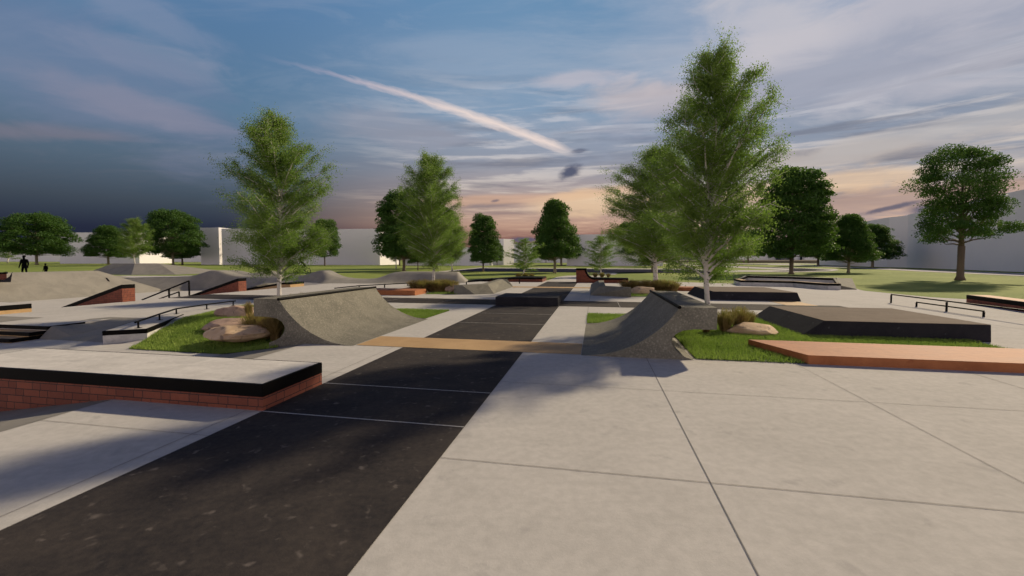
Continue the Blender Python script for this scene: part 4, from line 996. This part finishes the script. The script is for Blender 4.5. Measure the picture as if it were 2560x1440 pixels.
# ------------------------------------------------------------------ turf beds with real blades
def turf(name, poly, dens, hgt, seed, label_off=.008):
    sheet(name+'_soil' if False else 'turf_soil', poly, M['soil'], .01, step=.5, us=ug, vs=vg)
    rg = np.random.default_rng(seed); xs = [p[0] for p in poly]; ys = [p[1] for p in poly]
    n = int((max(xs)-min(xs))*(max(ys)-min(ys))*dens); X = rg.uniform(min(xs), max(xs), n); Y = rg.uniform(min(ys), max(ys), n)
    c = np.zeros(n, bool); j = len(poly)-1
    for i in range(len(poly)):
        xi, yi, xj, yj = poly[i][0], poly[i][1], poly[j][0], poly[j][1]
        c ^= ((yi > Y) != (yj > Y)) & (X < (xj-xi)*(Y-yi)/(yj-yi+1e-12)+xi); j = i
    X, Y = X[c], Y[c]; n = len(X); u = X*cT-Y*sT; v = X*sT+Y*cT
    mu = np.clip((-7.5-u)/2.5, 0, 1); mv = np.where(v < 10.6, 1., np.clip(1-(v-10.6)/2.6, 0, 1)); Z = -.38*np.minimum(mu, mv)
    p = np.stack([X, Y, Z+.012], 1); a = rg.uniform(0, 6.283, n); wv = rg.uniform(.006, .013, n)
    sd = np.stack([np.cos(a), np.sin(a), 0*a], 1)*wv[:, None]; ln = rg.normal(size=(n, 3))*[.4, .4, 0]*hgt; ln[:, 2] = hgt*rg.uniform(.55, 1.3, n)
    V = np.stack([p-sd, p+sd, p+ln], 1).astype(np.float32)
    me = bpy.data.meshes.new(name); me.vertices.add(n*3); me.vertices.foreach_set('co', V.ravel()); me.loops.add(n*3); me.loops.foreach_set('vertex_index', np.arange(n*3, dtype=np.int32))
    me.polygons.add(n); me.polygons.foreach_set('loop_start', np.arange(0, n*3, 3, dtype=np.int32)); me.polygons.foreach_set('loop_total', np.full(n, 3, dtype=np.int32)); me.update(calc_edges=True)
    me.materials.append(M['blade']); o = bpy.data.objects.new(name, me); C.objects.link(o); o['kind'] = 'stuff'; return o
turf('turf_grass', [UV(-6.25, 15.05), UV(-8.35, 15.0), UV(-8.3, 9.8), UV(-13.3, 9.95), UV(-14.25, 11.4), UV(-15.25, 13.4), UV(-16.0, 15.5), UV(-16.6, 17.55), UV(-6.2, 17.6)], 1500, .075, 1)
turf('turf_grass', [UV(-.28, 15.05), UV(2.3, 15.05), UV(2.2, 10.04), UV(4.5, 10.04), UV(4.6, 11.5), UV(9.9, 11.75), UV(9.9, 12.6), UV(10.0, 13.7), UV(6.2, 13.7), UV(6.2, 17.6), UV(-.3, 17.6)], 1500, .075, 2)
turf('turf_grass', [UV(-10.8, 25.8), UV(-8.7, 25.9), UV(-8.2, 31), UV(-10.8, 32)], 260, .09, 3)
turf('turf_grass', [UV(2.1, 26.4), UV(4.9, 26.5), UV(5.2, 31.5), UV(2.4, 31.5)], 260, .09, 4)

# ------------------------------------------------------------------ people and the bicycle
def skin_body(name, J, E, rad, root, parent=None, org=(0, 0, 0), sub=2, mat='black'):
    me = bpy.data.meshes.new(name); keys = list(J); me.from_pydata([Vector(J[k]) for k in keys], [(keys.index(a), keys.index(b)) for a, b in E], []); me.update()
    me.materials.append(M[mat]); o = bpy.data.objects.new(name, me); C.objects.link(o); o.location = org
    sk = o.modifiers.new('skin', 'SKIN'); sk.use_smooth_shade = True; sk.branch_smoothing = .4
    for i, k in enumerate(keys):
        rr_ = rad[k]; sv = me.skin_vertices[0].data[i]; sv.radius = rr_ if hasattr(rr_, '__len__') else (rr_, rr_); sv.use_root = (k == root)
    ss = o.modifiers.new('sub', 'SUBSURF'); ss.levels = sub; ss.render_levels = sub
    return o
def add_hand(J, E, rad, wr, side, dirn, tag_, palm_r=.028):
    """palm plus five fingers of different length"""
    w0 = Vector(J[wr]); d = Vector(dirn).normalized(); s = Vector((0, 1, 0)); s = (s-d*s.dot(d)).normalized()
    pk = tag_+'palm'; J[pk] = w0+d*.055; rad[pk] = (.034, .020); E.append((wr, pk))
    for i, (off, ln) in enumerate([(-.028, .062), (-.010, .074), (.010, .070), (.028, .055)]):
        a = tag_+'f%d' % i; J[a] = w0+d*.092+s*off; rad[a] = .0085; J[a+'b'] = w0+d*(.092+ln*.55)+s*off*1.1+Vector((side*.006, 0, 0)); rad[a+'b'] = .008
        J[a+'c'] = w0+d*(.092+ln)+s*off*1.1-Vector((side*.012, 0, 0)); rad[a+'c'] = .0065; E += [(pk, a), (a, a+'b'), (a+'b', a+'c')]
    J[tag_+'t'] = w0+d*.04-s*.04; rad[tag_+'t'] = .010; J[tag_+'t2'] = w0+d*.075-s*.058; rad[tag_+'t2'] = .0085; E += [(pk, tag_+'t'), (tag_+'t', tag_+'t2')]
def stander(H, org, rot, label, hair=True):
    k = H/1.78; J = {}; rad = {}; E = []
    def j(n, p, r): J[n] = Vector(p)*k; rad[n] = tuple(x*k for x in r) if hasattr(r, '__len__') else r*k
    j('pel', (0, 0, .95), (.185, .12)); j('wst', (0, .01, 1.10), (.180, .12)); j('chs', (0, 0, 1.30), (.205, .13)); j('shl', (0, -.01, 1.44), (.15, .095)); j('nck', (0, 0, 1.53), (.058, .058))
    j('jaw', (0, -.02, 1.60), (.068, .075)); j('hd', (0, 0, 1.69), (.080, .095)); j('top', (0, .005, 1.755), (.055, .07)); j('nose', (0, -.125, 1.655), (.012, .012))
    E += [('pel', 'wst'), ('wst', 'chs'), ('chs', 'shl'), ('shl', 'nck'), ('nck', 'jaw'), ('jaw', 'hd'), ('hd', 'top'), ('jaw', 'nose')]
    for s, t_ in ((-1, 'l'), (1, 'r')):
        j(t_+'ear', (s*.098, .01, 1.665), (.012, .018)); E.append(('hd', t_+'ear'))
        j(t_+'sh', (s*.20, 0, 1.43), (.078, .075)); j(t_+'el', (s*.275, .02, 1.15), (.060, .060)); j(t_+'wr', (s*.30, -.06, .90), (.034, .036)); E += [('shl', t_+'sh'), (t_+'sh', t_+'el'), (t_+'el', t_+'wr')]
        j(t_+'hip', (s*.105, 0, .86), (.092, .095)); j(t_+'kn', (s*.14, -.02, .50), (.060, .062)); j(t_+'an', (s*.17, .03, .09), (.042, .045)); j(t_+'ft', (s*.185, -.15, .035), (.042, .032))
        E += [('pel', t_+'hip'), (t_+'hip', t_+'kn'), (t_+'kn', t_+'an'), (t_+'an', t_+'ft')]
        n0 = set(J); add_hand(J, E, rad, t_+'wr', s, (s*.05, -.15, -1), t_)
        for n_ in set(J)-n0:
            J[n_] = J[t_+'wr']+(J[n_]-J[t_+'wr'])*k; rad[n_] = tuple(x*k for x in rad[n_]) if hasattr(rad[n_], '__len__') else rad[n_]*k
    o = skin_body('person', J, E, rad, 'pel', None, org); o.rotation_euler = (0, 0, rot); tag(o, label, 'person')
    hm = bpy.data.meshes.new('hair'); bm = bmesh.new(); bmesh.ops.create_icosphere(bm, subdivisions=3, radius=1)
    for v in bm.verts:
        p = v.co; q_ = 1+.10*noise.noise(p*3)
        v.co = Vector((p.x*.102*q_, p.y*.115*q_+.012, (p.z*.09 if p.z > 0 else p.z*.07)*q_+1.72))*k
    bm.to_mesh(hm); bm.free(); hm.materials.append(M['black']); ho = bpy.data.objects.new('hair', hm); C.objects.link(ho); ho.parent = o
    return o
stander(1.95, tuple(U(AT(62, 690, 38), .63)), .15, 'adult silhouette in dark clothes standing with arms down behind the big left bank')
stander(1.26, tuple(U(AT(115, 690, 39), .61)), -.1, 'child silhouette in dark clothes standing behind the big left bank, right of the adult')
# bicycle faces left in the picture
BY = 44.7; bo = AT(755.5, 687.2, BY); sc_ = BY/F_PX
bk = thing('bicycle', bo, 'black bicycle ridden along the pump track wall, left of centre', 'bicycle')
def W3(x, z, y=0.): return bo+Vector((x, y, z))
fw, rw, rad_w = W3(-.58, .355), W3(.58, .355+.03), .335
def ring(c, r1, r2, n=36, m_=8):
    mb = MB()
    for i in range(n):
        a = 2*math.pi*i/n
        for k in range(m_):
            b_ = 2*math.pi*k/m_; rr_ = r1+r2*math.cos(b_); mb.v.append(c+Vector((math.cos(a)*rr_, math.sin(b_)*r2, math.sin(a)*rr_)))
    for i in range(n):
        for k in range(m_): mb.f.append((i*m_+k, i*m_+(k+1) % m_, ((i+1) % n)*m_+(k+1) % m_, ((i+1) % n)*m_+k))
    return mb
for c in (fw, rw):
    wo = build('wheel', ring(c, rad_w-.035, .012), M['steel'], bk, smooth=True)
    def child(nm, mb, mt):
        me = bpy.data.meshes.new(nm); me.from_pydata([p-bo for p in mb.v], [], mb.f); me.update(); me.materials.append(mt); q_ = bpy.data.objects.new(nm, me); C.objects.link(q_); q_.parent = wo
    child('tyre', ring(c, rad_w, .028), M['rubber'])
    sp = MB()
    for i in range(14):
        a = i*math.pi/7; sp.tube([c, c+Vector((math.cos(a), 0, math.sin(a)))*(rad_w-.03)], .0022, 3, False)
    sp.tube([c-Vector((0, .05, 0)), c+Vector((0, .05, 0))], .022, 8); child('spokes', sp, M['steel'])
fr = MB(); hd_t, hd_b, bb_, st = W3(-.33, .92), W3(-.38, .78), W3(.10, .33), W3(.28, .80)
for a, b_, r_ in ((hd_t, hd_b, .024), (hd_b, bb_, .024), (hd_t-Vector((0, 0, .04)), st-Vector((0, 0, .06)), .019), (bb_, st, .019)): fr.tube([a, b_], r_, 8)
for sy in (-.05, .05):
    fr.tube([bb_, rw+Vector((0, sy, 0))], .011, 6); fr.tube([st-Vector((0, 0, .08)), rw+Vector((0, sy, 0))], .010, 6)
build('frame', fr, M['steel'], bk, smooth=True)
fk = MB()
for sy in (-.055, .055): fk.tube([hd_b+Vector((0, sy, -.02)), fw+Vector((0, sy, 0))], .016, 6)
fk.tube([hd_b+Vector((0, -.06, -.02)), hd_b+Vector((0, .06, -.02))], .02, 6)
build('fork', fk, M['steel'], bk, smooth=True)
hbc = hd_t+Vector((-.06, 0, .06))
build('handlebar', MB().tube([hd_t, hbc], .016, 6).tube([hbc+Vector((.04, -.36, .02)), hbc, hbc+Vector((.04, .36, .02))], .014, 8), M['steel'], bk, smooth=True)
build('saddle', MB().tube([st, st+Vector((.02, 0, .10))], .014, 6).tube([st+Vector((-.12, 0, .12)), st+Vector((.0, 0, .13)), st+Vector((.14, 0, .135))], [.018, .04, .07], 8), M['rubber'], bk, smooth=True)
build('crank', MB().tube([bb_-Vector((0, .07, 0)), bb_+Vector((0, .07, 0))], .02, 8).bar(bb_+Vector((0, -.075, 0)), bb_+Vector((-.165, -.08, .02)), .018).bar(bb_+Vector((0, .075, 0)), bb_+Vector((.165, .08, -.02)), .018), M['steel'], bk)
pl, pr_ = bb_+Vector((-.17, -.12, .02)), bb_+Vector((.17, .12, -.02))
build('pedal', MB().add(*cubeat(pl-Vector((0, 0, .01)), .05, .045, .022)), M['rubber'], bk); build('pedal', MB().add(*cubeat(pr_-Vector((0, 0, .01)), .05, .045, .022)), M['rubber'], bk)
J = {}; rad = {}; E = []
def j(n, p, r): J[n] = Vector(p); rad[n] = r
L_ = lambda p: Vector(p)-bo
j('pel', L_(W3(.34, 1.02)), (.15, .13)); j('wst', L_(W3(.20, 1.16)), (.13, .12)); j('chs', L_(W3(.02, 1.30)), (.165, .12)); j('shl', L_(W3(-.10, 1.38)), (.11, .09)); j('nck', L_(W3(-.19, 1.45)), (.055, .055))
j('jaw', L_(W3(-.27, 1.50)), (.068, .07)); j('hd', L_(W3(-.28, 1.58)), (.088, .095)); j('top', L_(W3(-.27, 1.65)), (.06, .07)); j('nose', L_(W3(-.385, 1.54)), (.012, .012))
E += [('pel', 'wst'), ('wst', 'chs'), ('chs', 'shl'), ('shl', 'nck'), ('nck', 'jaw'), ('jaw', 'hd'), ('hd', 'top'), ('jaw', 'nose')]
for s, t_, pd, fx in ((-1, 'l', pl, -1), (1, 'r', pr_, 1)):
    j(t_+'sh', L_(W3(-.08, 1.36, s*.19)), .058); j(t_+'el', L_(W3(-.20, 1.12, s*.36)), .042); wr_ = hbc+Vector((.10, s*.30, .05)); j(t_+'wr', wr_-bo, .028)
    E += [('shl', t_+'sh'), (t_+'sh', t_+'el'), (t_+'el', t_+'wr')]
    hb = hbc+Vector((.03, s*.31, .02))
    pk = t_+'palm'; J[pk] = hb-bo+Vector((.03, 0, .035)); rad[pk] = (.03, .02); E.append((t_+'wr', pk))
    for i in range(4):
        yy = (-.03+.02*i); q0 = hb-bo+Vector((-.01, yy, .032)); J[t_+'g%d' % i] = q0; rad[t_+'g%d' % i] = .009; J[t_+'h%d' % i] = q0+Vector((-.028, 0, -.03)); rad[t_+'h%d' % i] = .0085
        J[t_+'i%d' % i] = q0+Vector((-.008, 0, -.052+.003*i)); rad[t_+'i%d' % i] = .0075; E += [(pk, t_+'g%d' % i), (t_+'g%d' % i, t_+'h%d' % i), (t_+'h%d' % i, t_+'i%d' % i)]
    J[t_+'th'] = hb-bo+Vector((.03, -s*.045, .01)); rad[t_+'th'] = .010; J[t_+'th2'] = hb-bo+Vector((.005, -s*.06, -.02)); rad[t_+'th2'] = .0085; E += [(pk, t_+'th'), (t_+'th', t_+'th2')]
    j(t_+'hip', L_(W3(.30, .97, s*.10)), .095); kx = .02 if fx < 0 else .06; kz = .72 if fx < 0 else .68
    j(t_+'kn', L_(W3(kx-.10, kz, s*.13)), .060); an = pd-bo+Vector((.06, 0, .10)); j(t_+'an', an, .042); j(t_+'ft', pd-bo+Vector((-.07, 0, .045)), (.04, .03))
    E += [('pel', t_+'hip'), (t_+'hip', t_+'kn'), (t_+'kn', t_+'an'), (t_+'an', t_+'ft')]
o = skin_body('person', J, E, rad, 'pel', None, tuple(bo)); tag(o, 'cyclist in dark clothes crouched over the bicycle, half hidden by birch leaves', 'person')
hm = bpy.data.meshes.new('helmet'); bm = bmesh.new(); bmesh.ops.create_icosphere(bm, subdivisions=3, radius=1)
for v in bm.verts:
    p = v.co; v.co = Vector((p.x*.135, p.y*.112, max(p.z, -.15)*.11))+Vector((-.275, 0, 1.60))
bm.to_mesh(hm); bm.free(); hm.materials.append(M['black']); ho = bpy.data.objects.new('helmet', hm); C.objects.link(ho); ho.parent = o
for o in bpy.data.objects:
    if '_o' in o: del o['_o']
